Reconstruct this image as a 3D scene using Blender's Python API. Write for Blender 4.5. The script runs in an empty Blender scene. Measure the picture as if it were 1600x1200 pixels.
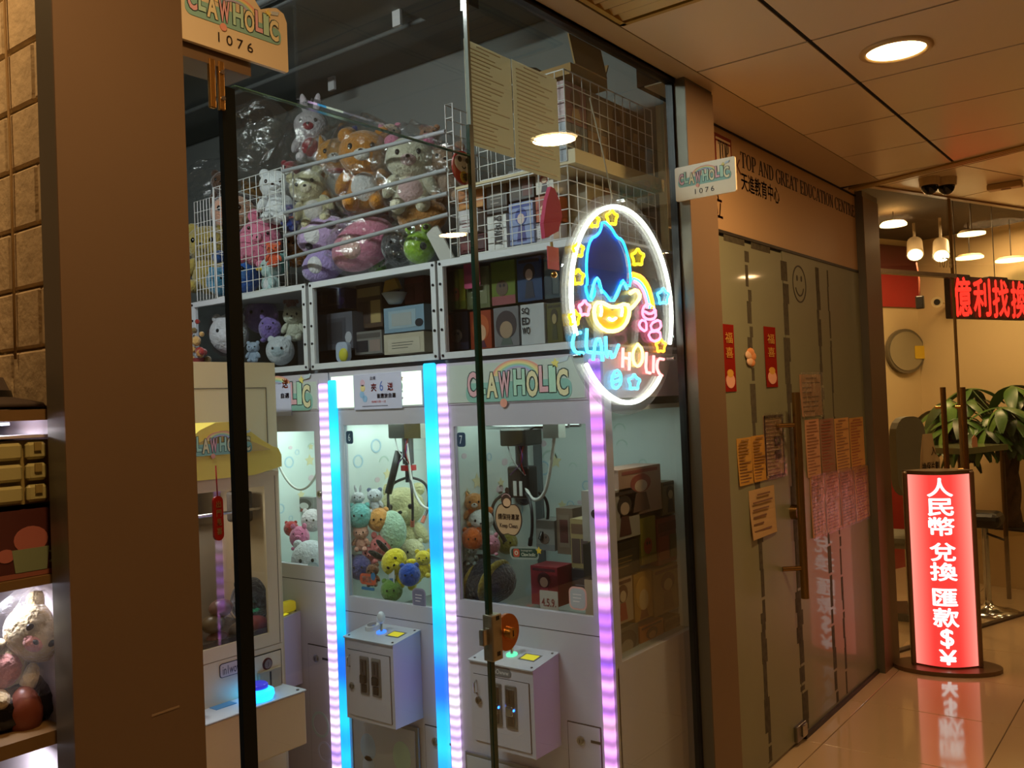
import bpy, bmesh, math, random
from mathutils import Vector as V, Matrix
random.seed(7)
S = bpy.context.scene
COL = S.collection
# ------------------------------------------------------------------ camera
FPX = 1417.06; YAW = .65278; PIT = .0200971; ROL = -.0405471
CAM = V((1.44207, 0, 1.5))
_fw = V((-math.sin(YAW)*math.cos(PIT), math.cos(YAW)*math.cos(PIT), math.sin(PIT)))
_rt = V((math.cos(YAW), math.sin(YAW), 0)); _up = _rt.cross(_fw)
_r = math.cos(ROL)*_rt + math.sin(ROL)*_up; _u = -math.sin(ROL)*_rt + math.cos(ROL)*_up
cd = bpy.data.cameras.new('camera'); co = bpy.data.objects.new('camera', cd); COL.objects.link(co)
cd.sensor_width = 36; cd.lens = 36*FPX/1600; cd.clip_start = .02
co.matrix_world = Matrix(((_r.x, _u.x, -_fw.x, CAM.x), (_r.y, _u.y, -_fw.y, CAM.y), (_r.z, _u.z, -_fw.z, CAM.z), (0, 0, 0, 1)))
S.camera = co
w = bpy.data.worlds.new('world'); S.world = w; w.use_nodes = True
w.node_tree.nodes['Background'].inputs[0].default_value = (.02, .017, .014, 1)
vs = S.view_settings; vs.view_transform = 'Standard'; vs.look = 'None'; vs.gamma = 1; vs.use_curve_mapping = False
vs.exposure = 0.0
WARM = (1, .60, .28); H = 2.526; H2 = 2.65; GX = .104

def ray(px, py): return _fw + _r*((px-800)/FPX) - _u*((py-600)/FPX)
def at(px, py, ax, v):
    d = ray(px, py); return CAM + d*((v-CAM[ax])/d[ax])
def atp(px, py, P0, N):
    d = ray(px, py); return CAM + d*((P0-CAM).dot(N)/d.dot(N))
def rectX(xl, xr, yt, yb, X):
    xm, ym = (xl+xr)/2, (yt+yb)/2
    return at(xl, ym, 0, X).y, at(xr, ym, 0, X).y, at(xm, yb, 0, X).z, at(xm, yt, 0, X).z
def rectY(xl, xr, yt, yb, Y):
    xm, ym = (xl+xr)/2, (yt+yb)/2
    return at(xl, ym, 1, Y).x, at(xr, ym, 1, Y).x, at(xm, yb, 1, Y).z, at(xm, yt, 1, Y).z
# ------------------------------------------------------------------ materials
def lin(c):
    if isinstance(c, str): c = tuple(int(c[i:i+2], 16) for i in (0, 2, 4))
    return tuple(((x/255)/12.92 if x <= 10 else ((x/255+.055)/1.055)**2.4) for x in c) + (1,)
_mc = {}
def M(name, col, rough=.5, metal=0, es=0, ecol=None, var=0, vs=8, bump=0, bs=60, sheen=0, coat=0, spec=.5, trans=0, stretch=None):
    k = (name, str(col))
    if k in _mc: return _mc[k]
    m = bpy.data.materials.new(name); m.use_nodes = True; nt = m.node_tree; b = nt.nodes['Principled BSDF']
    c = lin(col); b.inputs['Base Color'].default_value = c; b.inputs['Roughness'].default_value = rough; b.inputs['Metallic'].default_value = metal
    b.inputs['Specular IOR Level'].default_value = spec
    if sheen: b.inputs['Sheen Weight'].default_value = sheen; b.inputs['Sheen Roughness'].default_value = .5
    if coat: b.inputs['Coat Weight'].default_value = coat; b.inputs['Coat Roughness'].default_value = .05
    if trans: b.inputs['Transmission Weight'].default_value = trans
    if es:
        b.inputs['Emission Color'].default_value = lin(ecol or col); b.inputs['Emission Strength'].default_value = es
    if var or bump:
        tc = nt.nodes.new('ShaderNodeTexCoord'); mp = nt.nodes.new('ShaderNodeMapping'); nt.links.new(tc.outputs['Object'], mp.inputs[0])
        if stretch: mp.inputs['Scale'].default_value = stretch
    if var:
        n = nt.nodes.new('ShaderNodeTexNoise'); n.inputs['Scale'].default_value = vs; n.inputs['Detail'].default_value = 4
        nt.links.new(mp.outputs[0], n.inputs['Vector'])
        r = nt.nodes.new('ShaderNodeMapRange'); r.inputs[1].default_value = .3; r.inputs[2].default_value = .7; r.inputs[3].default_value = 1-var; r.inputs[4].default_value = 1+var
        nt.links.new(n.outputs['Fac'], r.inputs[0])
        mx = nt.nodes.new('ShaderNodeVectorMath'); mx.operation = 'SCALE'; mx.inputs[0].default_value = c[:3]
        nt.links.new(r.outputs[0], mx.inputs['Scale']); nt.links.new(mx.outputs[0], b.inputs['Base Color'])
    if bump:
        n2 = nt.nodes.new('ShaderNodeTexNoise'); n2.inputs['Scale'].default_value = bs; n2.inputs['Detail'].default_value = 3
        nt.links.new(mp.outputs[0], n2.inputs['Vector'])
        bp = nt.nodes.new('ShaderNodeBump'); bp.inputs['Strength'].default_value = bump; bp.inputs['Distance'].default_value = .01
        nt.links.new(n2.outputs['Fac'], bp.inputs['Height']); nt.links.new(bp.outputs[0], b.inputs['Normal'])
    _mc[k] = m; return m
def emitM(name, col, s):
    return M(name, (10, 10, 10), rough=.4, es=s, ecol=col)
def glassM(name, tint=(.93, .97, .95), f0=.04, rough=0., bump=0, bs=20, haze=0, hcol=(.9, .9, .9)):
    if name in _mc: return _mc[name]
    m = bpy.data.materials.new(name); m.use_nodes = True; nt = m.node_tree; nt.nodes.clear()
    o = nt.nodes.new('ShaderNodeOutputMaterial'); t = nt.nodes.new('ShaderNodeBsdfTransparent'); t.inputs[0].default_value = tint+(1,)
    g = nt.nodes.new('ShaderNodeBsdfGlossy'); g.inputs['Roughness'].default_value = rough; g.inputs[0].default_value = (1, 1, 1, 1)
    lw = nt.nodes.new('ShaderNodeLayerWeight'); lw.inputs[0].default_value = .5
    p = nt.nodes.new('ShaderNodeMath'); p.operation = 'POWER'; p.inputs[1].default_value = 5
    q = nt.nodes.new('ShaderNodeMath'); q.operation = 'MULTIPLY_ADD'; q.inputs[1].default_value = 1-f0; q.inputs[2].default_value = f0
    mx = nt.nodes.new('ShaderNodeMixShader')
    nt.links.new(lw.outputs['Facing'], p.inputs[0]); nt.links.new(p.outputs[0], q.inputs[0]); nt.links.new(q.outputs[0], mx.inputs[0])
    base = t
    if haze:
        d = nt.nodes.new('ShaderNodeBsdfDiffuse'); d.inputs[0].default_value = hcol+(1,); tl = nt.nodes.new('ShaderNodeBsdfTranslucent'); tl.inputs[0].default_value = hcol+(1,)
        a = nt.nodes.new('ShaderNodeMixShader'); nt.links.new(d.outputs[0], a.inputs[1]); nt.links.new(tl.outputs[0], a.inputs[2])
        b = nt.nodes.new('ShaderNodeMixShader'); b.inputs[0].default_value = haze; nt.links.new(t.outputs[0], b.inputs[1]); nt.links.new(a.outputs[0], b.inputs[2]); base = b
    nt.links.new(base.outputs[0], mx.inputs[1]); nt.links.new(g.outputs[0], mx.inputs[2]); nt.links.new(mx.outputs[0], o.inputs[0])
    if bump:
        tc = nt.nodes.new('ShaderNodeTexCoord'); n = nt.nodes.new('ShaderNodeTexNoise'); n.inputs['Scale'].default_value = bs; n.inputs['Detail'].default_value = 5; n.inputs['Distortion'].default_value = 1.5
        nt.links.new(tc.outputs['Object'], n.inputs['Vector']); bp = nt.nodes.new('ShaderNodeBump'); bp.inputs['Strength'].default_value = bump; bp.inputs['Distance'].default_value = .02
        nt.links.new(n.outputs['Fac'], bp.inputs['Height']); nt.links.new(bp.outputs[0], g.inputs['Normal']); nt.links.new(bp.outputs[0], lw.inputs['Normal'])
    _mc[name] = m; return m
def ledM(name, cols, s, scale, seg=0):
    """running-colour LED diffuser: colours drift along the strip"""
    m = bpy.data.materials.new(name); m.use_nodes = True; nt = m.node_tree; b = nt.nodes['Principled BSDF']
    tc = nt.nodes.new('ShaderNodeTexCoord'); mp = nt.nodes.new('ShaderNodeMapping'); mp.inputs['Scale'].default_value = (.01, .01, 1)
    nt.links.new(tc.outputs['Object'], mp.inputs[0])
    n = nt.nodes.new('ShaderNodeTexNoise'); n.inputs['Scale'].default_value = scale; n.inputs['Detail'].default_value = 2; nt.links.new(mp.outputs[0], n.inputs['Vector'])
    r = nt.nodes.new('ShaderNodeValToRGB'); nt.links.new(n.outputs['Fac'], r.inputs[0])
    e = r.color_ramp.elements; e[0].position = .33; e[0].color = lin(cols[0]); e[1].position = .68; e[1].color = lin(cols[-1])
    for i, c in enumerate(cols[1:-1]):
        x = e.new(.33+.35*(i+1)/(len(cols)-1)); x.color = lin(c)
    nt.links.new(r.outputs[0], b.inputs['Emission Color']); b.inputs['Base Color'].default_value = lin((60, 60, 70))
    if seg:
        wv = nt.nodes.new('ShaderNodeTexWave'); wv.bands_direction = 'Z'; wv.inputs['Scale'].default_value = seg; nt.links.new(tc.outputs['Object'], wv.inputs['Vector'])
        mr = nt.nodes.new('ShaderNodeMapRange'); mr.inputs[3].default_value = s*.55; mr.inputs[4].default_value = s*1.35; nt.links.new(wv.outputs['Fac'], mr.inputs[0]); nt.links.new(mr.outputs[0], b.inputs['Emission Strength'])
    else: b.inputs['Emission Strength'].default_value = s
    return m
def paperM(col):
    k = ('paper', str(col))
    if k in _mc: return _mc[k]
    m = bpy.data.materials.new('paper'); m.use_nodes = True; nt = m.node_tree; nt.nodes.clear()
    o = nt.nodes.new('ShaderNodeOutputMaterial'); mx = nt.nodes.new('ShaderNodeMixShader'); mx.inputs[0].default_value = .4
    d = nt.nodes.new('ShaderNodeBsdfDiffuse'); d.inputs[0].default_value = lin(col); t_ = nt.nodes.new('ShaderNodeBsdfTranslucent'); t_.inputs[0].default_value = lin(col)
    nt.links.new(d.outputs[0], mx.inputs[1]); nt.links.new(t_.outputs[0], mx.inputs[2]); nt.links.new(mx.outputs[0], o.inputs[0]); _mc[k] = m; return m
def fuzz(col): return M('plush_fabric', col, rough=.95, var=.12, vs=30, bump=.9, bs=95, sheen=.5, spec=.1)
def card(col): return M('printed_card', col, rough=.38, var=.05, vs=15)
def paint(col): return M('print_ink', col, rough=.5)
def steel(col='8c8a86', r=.3): return M('brushed_metal', col, rough=r, metal=1, var=.06, vs=30)
WHITE = M('white_powder_coat', (192, 187, 198), rough=.35, var=.02, vs=4)
BLACK = M('black_plastic', (18, 18, 19), rough=.35)
CHROME = M('chrome', (200, 200, 200), rough=.15, metal=1)
DARKGAP = M('dark_gap', (14, 12, 10), rough=.9)
FILM = glassM('clear_film', (.93, .94, .94), f0=.11, rough=.13, bump=.35, bs=22, haze=.03)
CLEAR = glassM('clear_pane', (.97, .985, .98))
# ------------------------------------------------------------------ mesh tools
X_, Y_, Z_ = V((1, 0, 0)), V((0, 1, 0)), V((0, 0, 1))
class MB:
    def __init__(s): s.v = []; s.f = []; s.m = []; s.s = []
    def add(s, vs, fs, mat=0, smooth=False):
        n = len(s.v); s.v += [V(a) for a in vs]
        for f in fs: s.f.append([i+n for i in f]); s.m.append(mat); s.s.append(smooth)
        return s
    def obox(s, O, A, B, C, mat=0):
        O, A, B, C = V(O), V(A), V(B), V(C)
        vs = [O, O+A, O+A+B, O+B, O+C, O+A+C, O+A+B+C, O+B+C]
        fs = [(0, 3, 2, 1), (4, 5, 6, 7), (0, 1, 5, 4), (1, 2, 6, 5), (2, 3, 7, 6), (3, 0, 4, 7)]
        if A.cross(B).dot(C) < 0: fs = [f[::-1] for f in fs]
        return s.add(vs, fs, mat)
    def box(s, x0, x1, y0, y1, z0, z1, mat=0):
        x0, x1 = sorted((x0, x1)); y0, y1 = sorted((y0, y1)); z0, z1 = sorted((z0, z1))
        return s.obox((x0, y0, z0), (x1-x0, 0, 0), (0, y1-y0, 0), (0, 0, z1-z0), mat)
    def rbox(s, x0, x1, y0, y1, z0, z1, b=.008, mat=0, seg=2):
        bm = bmesh.new(); bmesh.ops.create_cube(bm, size=1)
        x0, x1 = sorted((x0, x1)); y0, y1 = sorted((y0, y1)); z0, z1 = sorted((z0, z1))
        for v in bm.verts: v.co = V(((x0+x1)/2+v.co.x*(x1-x0), (y0+y1)/2+v.co.y*(y1-y0), (z0+z1)/2+v.co.z*(z1-z0)))
        bmesh.ops.bevel(bm, geom=bm.edges[:], offset=min(b, (x1-x0)*.45, (y1-y0)*.45, (z1-z0)*.45), segments=seg, affect='EDGES', profile=.5)
        bm.verts.ensure_lookup_table(); bm.verts.index_update()
        s.add([v.co.copy() for v in bm.verts], [[v.index for v in f.verts] for f in bm.faces], mat); bm.free(); return s
    def cyl(s, a, b, r0, r1=None, n=14, mat=0, smooth=True):
        a, b = V(a), V(b); r1 = r0 if r1 is None else r1; d = (b-a).normalized(); u = d.orthogonal().normalized(); v = d.cross(u)
        ring = [(u*math.cos(t)+v*math.sin(t)) for t in [2*math.pi*i/n for i in range(n)]]
        s.add([a+q*r0 for q in ring]+[b+q*r1 for q in ring], [(i, (i+1) % n, n+(i+1) % n, n+i) for i in range(n)], mat, smooth)
        s.add([a+q*r0 for q in ring], [tuple(range(n))[::-1]], mat); s.add([b+q*r1 for q in ring], [tuple(range(n))], mat); return s
    def tube(s, pts, r, n=6, mat=0, closed=False):
        pts = [V(p) for p in pts]; N = len(pts); u = None; rings = []
        for i, p in enumerate(pts):
            if closed: d = pts[(i+1) % N]-pts[i-1]
            else: d = pts[min(i+1, N-1)]-pts[max(i-1, 0)]
            d = d.normalized() if d.length > 1e-9 else Z_
            u = (d.orthogonal() if u is None else u-d*u.dot(d))
            u = u.normalized() if u.length > 1e-6 else d.orthogonal().normalized(); v = d.cross(u)
            rings.append([p+(u*math.cos(2*math.pi*k/n)+v*math.sin(2*math.pi*k/n))*r for k in range(n)])
        vs = [q for R in rings for q in R]; fs = []
        for i in range(N if closed else N-1):
            j = (i+1) % N
            fs += [(i*n+k, i*n+(k+1) % n, j*n+(k+1) % n, j*n+k) for k in range(n)]
        if not closed: fs += [tuple(range(n))[::-1], tuple((N-1)*n+k for k in range(n))]
        return s.add(vs, fs, mat, True)
    def ell(s, c, rad, R=None, nu=14, nv=9, mat=0, wob=0, seed=0):
        c = V(c); R = R or Matrix.Identity(3); rx, ry, rz = (rad,)*3 if isinstance(rad, (int, float)) else rad
        vs = []; fs = []; rnd = random.Random(seed)
        for j in range(1, nv):
            th = math.pi*j/nv
            for i in range(nu):
                ph = 2*math.pi*i/nu; k = 1+(rnd.uniform(-wob, wob) if wob else 0)
                vs.append(c+R @ V((rx*k*math.sin(th)*math.cos(ph), ry*k*math.sin(th)*math.sin(ph), rz*k*math.cos(th))))
        top = len(vs); vs += [c+R @ V((0, 0, rz)), c+R @ V((0, 0, -rz))]
        for j in range(nv-2):
            for i in range(nu): a = j*nu+i; b = j*nu+(i+1) % nu; fs.append((a, a+nu, b+nu, b))
        for i in range(nu):
            fs.append((top, i, (i+1) % nu)); a = (nv-2)*nu; fs.append((top+1, a+(i+1) % nu, a+i))
        return s.add(vs, fs, mat, True)
    def bag(s, c, rad, R=None, seed=0):
        n0 = len(s.s); s.ell(c, rad, R, 22, 16, wob=.085, seed=seed)
        for i in range(n0, len(s.s)): s.s[i] = False
        tri = []                                     # crinkle: every quad folds along its diagonal
        for f in s.f[n0:]:
            if len(f) == 4: tri += [[f[0], f[1], f[2]], [f[0], f[2], f[3]]]
            else: tri.append(f)
        s.f[n0:] = tri; s.m[n0:] = [0]*len(tri); s.s[n0:] = [False]*len(tri); return s
    def prism(s, poly, O, U, W, t, mat=0, t0=0):
        """2-D outline in the U,W plane, from t0 to t along the outward normal UxW"""
        O, U, W = V(O), V(U), V(W); N = U.cross(W).normalized(); n = len(poly)
        ar = sum(poly[i][0]*poly[(i+1) % n][1]-poly[(i+1) % n][0]*poly[i][1] for i in range(n))
        if ar < 0: poly = poly[::-1]
        a = [O+U*p[0]+W*p[1]+N*t0 for p in poly]; b = [O+U*p[0]+W*p[1]+N*t for p in poly]
        return s.add(a+b, [tuple(range(n))[::-1], tuple(range(n, 2*n))]+[(i, (i+1) % n, n+(i+1) % n, n+i) for i in range(n)], mat)
    def lathe(s, prof, c, n=20, mat=0):
        c = V(c); vs = []; fs = []; m = len(prof)
        for i in range(n):
            a = 2*math.pi*i/n
            vs += [c+V((r*math.cos(a), r*math.sin(a), z)) for r, z in prof]
        for i in range(n):
            j = (i+1) % n
            fs += [(i*m+k, j*m+k, j*m+k+1, i*m+k+1) for k in range(m-1)]
        return s.add(vs, fs, mat, True)
    def mesh(s, name, mats):
        me = bpy.data.meshes.new(name); me.from_pydata([tuple(v) for v in s.v], [], s.f)
        for m in (mats if isinstance(mats, (list, tuple)) else [mats]): me.materials.append(m)
        for p, mi, sm in zip(me.polygons, s.m, s.s): p.material_index = mi; p.use_smooth = sm
        me.update(); return me
def link(name, me, parent=None):
    o = bpy.data.objects.new(name, me); COL.objects.link(o)
    if parent is not None: o.parent = parent
    return o
def tag(o, label, cat, group=None):
    o['label'] = label; o['category'] = cat
    if group: o['group'] = group
    return o
def thing(name, label, cat, loc, group=None):
    o = link(name, None); o.location = V(loc); o.empty_display_size = .05; return tag(o, label, cat, group)
def rootloc(p):
    while p.parent is not None: p = p.parent
    return V(p.location)
def part(mb, name, mats, parent, label=None):
    me = mb.mesh(name, mats); me.transform(Matrix.Translation(-rootloc(parent)))
    o = link(name, me, parent)
    if label: o['label'] = label
    return o
def _ground(me):
    xs = [v.co.x for v in me.vertices]; ys = [v.co.y for v in me.vertices]; zs = [v.co.z for v in me.vertices]
    c = V(((min(xs)+max(xs))/2, (min(ys)+max(ys))/2, min(zs))); me.transform(Matrix.Translation(-c)); return c
def solo(mb, name, mats, label, cat, group=None):
    me = mb.mesh(name, mats); c = _ground(me); o = link(name, me); o.location = c; return tag(o, label, cat, group)
def struct(mb, name, mats):
    o = link(name, mb.mesh(name, mats)); o['kind'] = 'structure'; return o
def spart(mb, name, mats, parent): return part(mb, name, mats, parent)
def light(name, kind, loc, energy, col, size=.15, aim=(0, 0, -1), **k):
    l = bpy.data.lights.new(name, kind); l.energy = energy; l.color = col
    if kind == 'AREA': l.shape = 'DISK' if 'size_y' not in k else 'RECTANGLE'; l.size = size
    else: l.shadow_soft_size = size
    for a, b in k.items(): setattr(l, a, b)
    o = bpy.data.objects.new(name, l); COL.objects.link(o); o.location = V(loc); o.rotation_euler = V(aim).to_track_quat('-Z', 'Y').to_euler(); return o
# text -----------------------------------------------------------------
_tc = {}
def glyphs(body, offset=0, spacing=1):
    k = (body, offset, spacing)
    if k not in _tc:
        c = bpy.data.curves.new('t', 'FONT'); c.body = body; c.offset = offset; c.space_character = spacing; c.resolution_u = 12 if any(ord(q_) > 0x2e80 for q_ in body) else 3; c.fill_mode = 'FRONT'
        o = bpy.data.objects.new('t', c); COL.objects.link(o); bpy.context.view_layer.update()
        me = bpy.data.meshes.new_from_object(o.evaluated_get(bpy.context.evaluated_depsgraph_get()))
        vs = [V(v.co) for v in me.vertices]; fs = [tuple(p.vertices) for p in me.polygons]
        bpy.data.objects.remove(o); bpy.data.curves.remove(c); bpy.data.meshes.remove(me)
        x0 = min(v.x for v in vs); x1 = max(v.x for v in vs); y0 = min(v.y for v in vs); y1 = max(v.y for v in vs)
        _tc[k] = ([((v.x-x0)/(x1-x0), (v.y-y0)/(y1-y0)) for v in vs], fs)
    return _tc[k]
def text(mb, body, O, U, W, w, h, lift=.0012, mat=0, offset=0, spacing=1, shear=0):
    """letters filling a w x h field whose lower-left corner is O"""
    if offset and any(ord(c_) > 0x2e80 for c_ in body):
        d_ = offset*1.1*min(h, w/len(body))
        for a_, b_ in ((-1, 0), (1, 0), (0, -1), (0, 1)): text(mb, body, V(O)+V(U)*d_*a_+V(W)*d_*b_, U, W, w, h, lift, mat, 0, spacing, shear)
        return mb
    vs, fs = glyphs(body, offset, spacing); U, W, O = V(U), V(W), V(O); N = U.cross(W).normalized()
    q = [O+U*(x*w)+W*(y*h+x*shear)+N*lift for x, y in vs]
    n = len(q); r = [a-N*(lift*.9) for a in q]
    a, b = q[fs[0][0]], q[fs[0][1]]; cc = q[fs[0][2]]
    flip = (b-a).cross(cc-a).dot(N) < 0
    mb.add(q, [f[::-1] if flip else f for f in fs], mat); return mb
def ringpoly(cx, cy, r0, r1, a0, a1, n=16, ky=1):
    A = [math.radians(a0+(a1-a0)*i/n) for i in range(n+1)]
    return [(cx+r1*math.cos(a), cy+r1*ky*math.sin(a)) for a in A]+[(cx+r0*math.cos(a), cy+r0*ky*math.sin(a)) for a in reversed(A)]
def ovalpoly(cx, cy, rx, ry, n=18): return [(cx+rx*math.cos(2*math.pi*i/n), cy+ry*math.sin(2*math.pi*i/n)) for i in range(n)]
def starpoly(cx, cy, r, k=.5, rot=90): return [(cx+(r if i % 2 == 0 else r*k)*math.cos(math.radians(rot+36*i)), cy+(r if i % 2 == 0 else r*k)*math.sin(math.radians(rot+36*i))) for i in range(10)]
def rpoly(x0, y0, x1, y1, r, n=4):
    P = []
    for cx, cy, a in ((x1-r, y1-r, 0), (x0+r, y1-r, 90), (x0+r, y0+r, 180), (x1-r, y0+r, 270)):
        P += [(cx+r*math.cos(math.radians(a+90*i/n)), cy+r*math.sin(math.radians(a+90*i/n))) for i in range(n+1)]
    return P
# ================================================================== SETTING
E1 = V((math.sin(math.radians(20)), math.cos(math.radians(20)), 0)); E2 = V((E1.y, -E1.x, 0)); O2 = V((.005, 5.43, 0))   # angled shopfront at the corridor's bend
def P2(s, t, z): return O2+E1*s+E2*t+Z_*z
def at2(px, py, t): return atp(px, py, O2+E2*t, E2)
def st(p): q = V(p)-O2; return q.dot(E1), q.dot(E2), p[2]
TILE = M('cream_polished_tile', (200, 176, 140), rough=.09, var=.04, vs=1.5, spec=.6)
PANEL = M('ceiling_panel_enamel', (226, 206, 172), rough=.28, var=.03, vs=1.2)
GOLD = M('gold_anodised', (186, 150, 66), rough=.4, metal=.15)
BRONZE = M('bronze_cladding', (118, 95, 70), rough=.45, metal=.2, var=.04, vs=3)
STEELC = M('grey_steel_cladding', (108, 104, 90), rough=.38, metal=.4, var=.05, vs=3)
CREAMW = M('cream_wall_paint', (206, 184, 140), rough=.6, var=.03, vs=2)
GREYW = M('grey_wall_paint', (116, 120, 116), rough=.8, var=.05, vs=2)
# corridor floor
fl = struct(MB().box(-.02, 3.2, -3, 14, -.06, -.004), 'floor', M('tile_grout', (96, 76, 54), rough=.8))
T = .606; xs = [.085+.61*k for k in range(0, 5)]; ys = [3.84+.61*k for k in range(-11, 14)]
me = MB().rbox(0, T, 0, T, -.02, 0, b=.0015, seg=1).mesh('floor_tile', TILE); em = MB().rbox(0, .101, 0, T, -.02, 0, b=.0015, seg=1).mesh('floor_tile', TILE)
for y in ys:
    o = link('floor_tile', em, fl); o.location = (-.02, y, 0)
    for x in xs: o = link('floor_tile', me, fl); o.location = (x, y, 0)
struct(MB().box(-3.4, -.02, -3, 2.95, -.06, 0).box(-3.4, -.02, 2.95, 5.4, -.06, -.001).box(-4, -.02, 5.4, 14, -.06, -.002), 'floor_shops', M('shop_floor_tile', (170, 150, 118), rough=.3))
# corridor ceiling: panels with open joints
XJ, XE, CY, CS = .56, .2, 2.66, .48; PY0_ = 2.664
bd = V((.95, -.31, 0)).normalized(); bo = V((.03, 4.75, 0))            # the panels are cut by the slanting gold strip
def fb(x): return bo.y+(x-bo.x)/bd.x*bd.y-.004
ce = struct(MB().prism([(.085, -3), (3.2, -3), (3.2, fb(3.2)), (-.02, fb(-.02)), (-.02, PY0_), (.085, PY0_)], (0, 0, H+.0045), X_, Y_, .07), 'ceiling', DARKGAP)
def clipb(P):
    Q = []
    for i in range(len(P)):
        a, b = P[i], P[(i+1) % len(P)]; da, db = fb(a[0])-a[1], fb(b[0])-b[1]
        if da >= 0: Q.append(a)
        if (da > 0) != (db > 0): k = da/(da-db); Q.append((a[0]+(b[0]-a[0])*k, a[1]+(b[1]-a[1])*k))
    return Q
for k in range(-11, 5):
    y0 = CY+CS*k+.005; y1 = CY+CS*(k+1)-.005
    for x0, x1 in ((XE+.002, XJ-.007), (XJ+.007, 1.76), (1.772, 3.0)):
        if k == -2 and x0 < .3: x0 = .47
        P = clipb([(x0, y0), (x1, y0), (x1, y1), (x0, y1)])
        if len(P) > 2: spart(MB().prism(P, (0, 0, H), X_, Y_, .004), 'ceiling_panel', PANEL, ce)
struct(MB().box(.085, XE-.001, -3, PY0_, H-.001, H+.003).box(.008, XE-.001, PY0_, 4.69, H-.001, H+.003), 'trim_1', M('ceiling_border_enamel', (190, 168, 130), rough=.35))
# gold linear diffuser at the bend
bm_ = MB().obox(bo+Z_*(H-.008), bd*3.2, V((-bd.y, bd.x, 0))*.065, Z_*.14)
g = struct(bm_, 'trim_2', GOLD)
for k in range(2): spart(MB().obox(bo+Z_*(H-.0085)+V((-bd.y, bd.x, 0))*(.016+.028*k), bd*3.2, V((-bd.y, bd.x, 0))*.004, Z_*.001), 'slot', DARKGAP, g)
# second ceiling field beyond the bend
c2 = struct(MB().obox(P2(-1.9, -.02, H2+.0205), E1*7.8, E2*3.2, Z_*.05), 'ceiling_bend', DARKGAP)
for i in range(-2, 6):
    for t0, t1 in ((-.02, .5), (.51, 1.7), (1.71, 3.0)):
        spart(MB().obox(P2(i*.75+.004, t0, H2), E1*.738, E2*(t1-t0), Z_*.018), 'ceiling_panel', PANEL, c2)
# corridor end, far side, behind the camera
struct(MB().box(3.0, 3.1, -3, 14, 0, 3), 'wall_corridor_side', M('corridor_far_wall', (86, 72, 54), rough=.6))
struct(MB().box(-4, 3.2, -3.1, -3, 0, 3.2), 'wall_behind', M('corridor_far_wall', (86, 72, 54), rough=.6))
struct(MB().box(-4, 3.2, 13, 13.1, 0, 3.4), 'wall_far', CREAMW)
# claw shop shell
struct(MB().box(-3.3, -.03, 2.93, 3.0, 0, 3.05), 'wall_right', GREYW)
struct(MB().box(-3.4, -3.3, .66, 3.0, 0, 3.05), 'wall_back', GREYW)
sc_ = struct(MB().box(-3.4, -.02, .6, 3.0, 3.0, 3.06), 'ceiling_shop', M('dark_grey_ceiling', (104, 108, 105), rough=.85, var=.06, vs=3))
struct(MB().box(.085, .125, .6, 2.664, H-.001, 3.06), 'wall_over_glass', DARKGAP)
# conduits under the shop ceiling
for y, r, n in ((2.05, .012, 'conduit'), (2.1, .012, 'conduit'), (1.35, .016, 'conduit'), (2.55, .01, 'conduit')):
    spart(MB().cyl((-3.3, y, 2.97), (-.05, y, 2.97), r, n=8), n, M('conduit_paint', (88, 92, 90), rough=.6), sc_)
spart(MB().box(-.75, -.55, 2.2, 2.5, 2.9, 3.0), 'junction_box', M('conduit_paint', (88, 92, 90), rough=.6), sc_)
for q in ((621, 41), (519, 141)):
    p = at(*q, 2, 2.94); spart(MB().box(p.x-.02, p.x+.02, p.y-.006, p.y+.006, p.z, 3.0), 'hook_clip', M('clip_white', (190, 190, 190)), sc_)
# pillars
def pillar(name, x0, x1, y0, y1):
    o = struct(MB().box(x0, x1-.003, y0, y1, 0, H+.02), name, STEELC)
    spart(MB().box(x1-.003, x1, y0, y1, 0, H-.012), 'front_cladding', BRONZE, o); return o
CY0 = at(100, 600, 0, .16).y; CY1 = at(303, 600, 0, .16).y
c1 = pillar('pillar_1', .108, .16, CY0, CY1)
struct(MB().box(-1.2, .108, CY0+.10, CY1, 0, 3.0), 'wall_left', GREYW)
a = at(237, 1120, 0, .16); b = at(280, 1105, 0, .16)
spart(MB().obox(a, b-a, Z_*.003, X_*.0008), 'scratch', M('scratch_bare', (150, 128, 100)), c1)
PY0, PY1 = 2.664, at(1147, 900, 0, .155).y
pillar('pillar_2', .092, .155, PY0, PY1)
p3x = at(1364, 640, 1, 4.95).x
pillar('pillar_3', -.1, p3x, 4.95, at(1390, 700, 0, p3x).y)
struct(MB().box(-.06, -.03, PY0+.2, 3.3, 0, H), 'wall_partition', CREAMW)
# ------------------------------------------------ downlights
LENS = emitM('lamp_lens_warm', (255, 214, 150), 14)
def downlight(x, y, z, label, energy=10):
    t = thing('downlight', label, 'ceiling lamp', (x, y, z-.03), 'recessed corridor downlights')
    part(MB().lathe([(.105, .0), (.105, -.006), (.088, -.010), (.083, .0)], (x, y, z), n=28), 'trim_ring', M('lamp_ring', (200, 170, 120), rough=.3), t)
    part(MB().cyl((x, y, z-.004), (x, y, z-.0015), .084, n=28), 'lens', LENS, t)
    light('downlight_lamp', 'AREA', (x, y, z-.014), energy, WARM, .15)
downlight(.738, 2.911, H, 'round recessed downlight in the ceiling panel outside the claw machine shop', 16)
for x, y, e_, l_ in ((.738, .51, 8.5, 'beside the wide bronze pillar'), (.738, -1.9, 3, 'outside the neighbouring display'), (2.3, 1.7, 1.5, 'across the corridor from the glass door'), (2.3, 4.1, 3.5, 'across the corridor from the frosted door')):
    downlight(x, y, H, 'round recessed downlight '+l_, e_)
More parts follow.
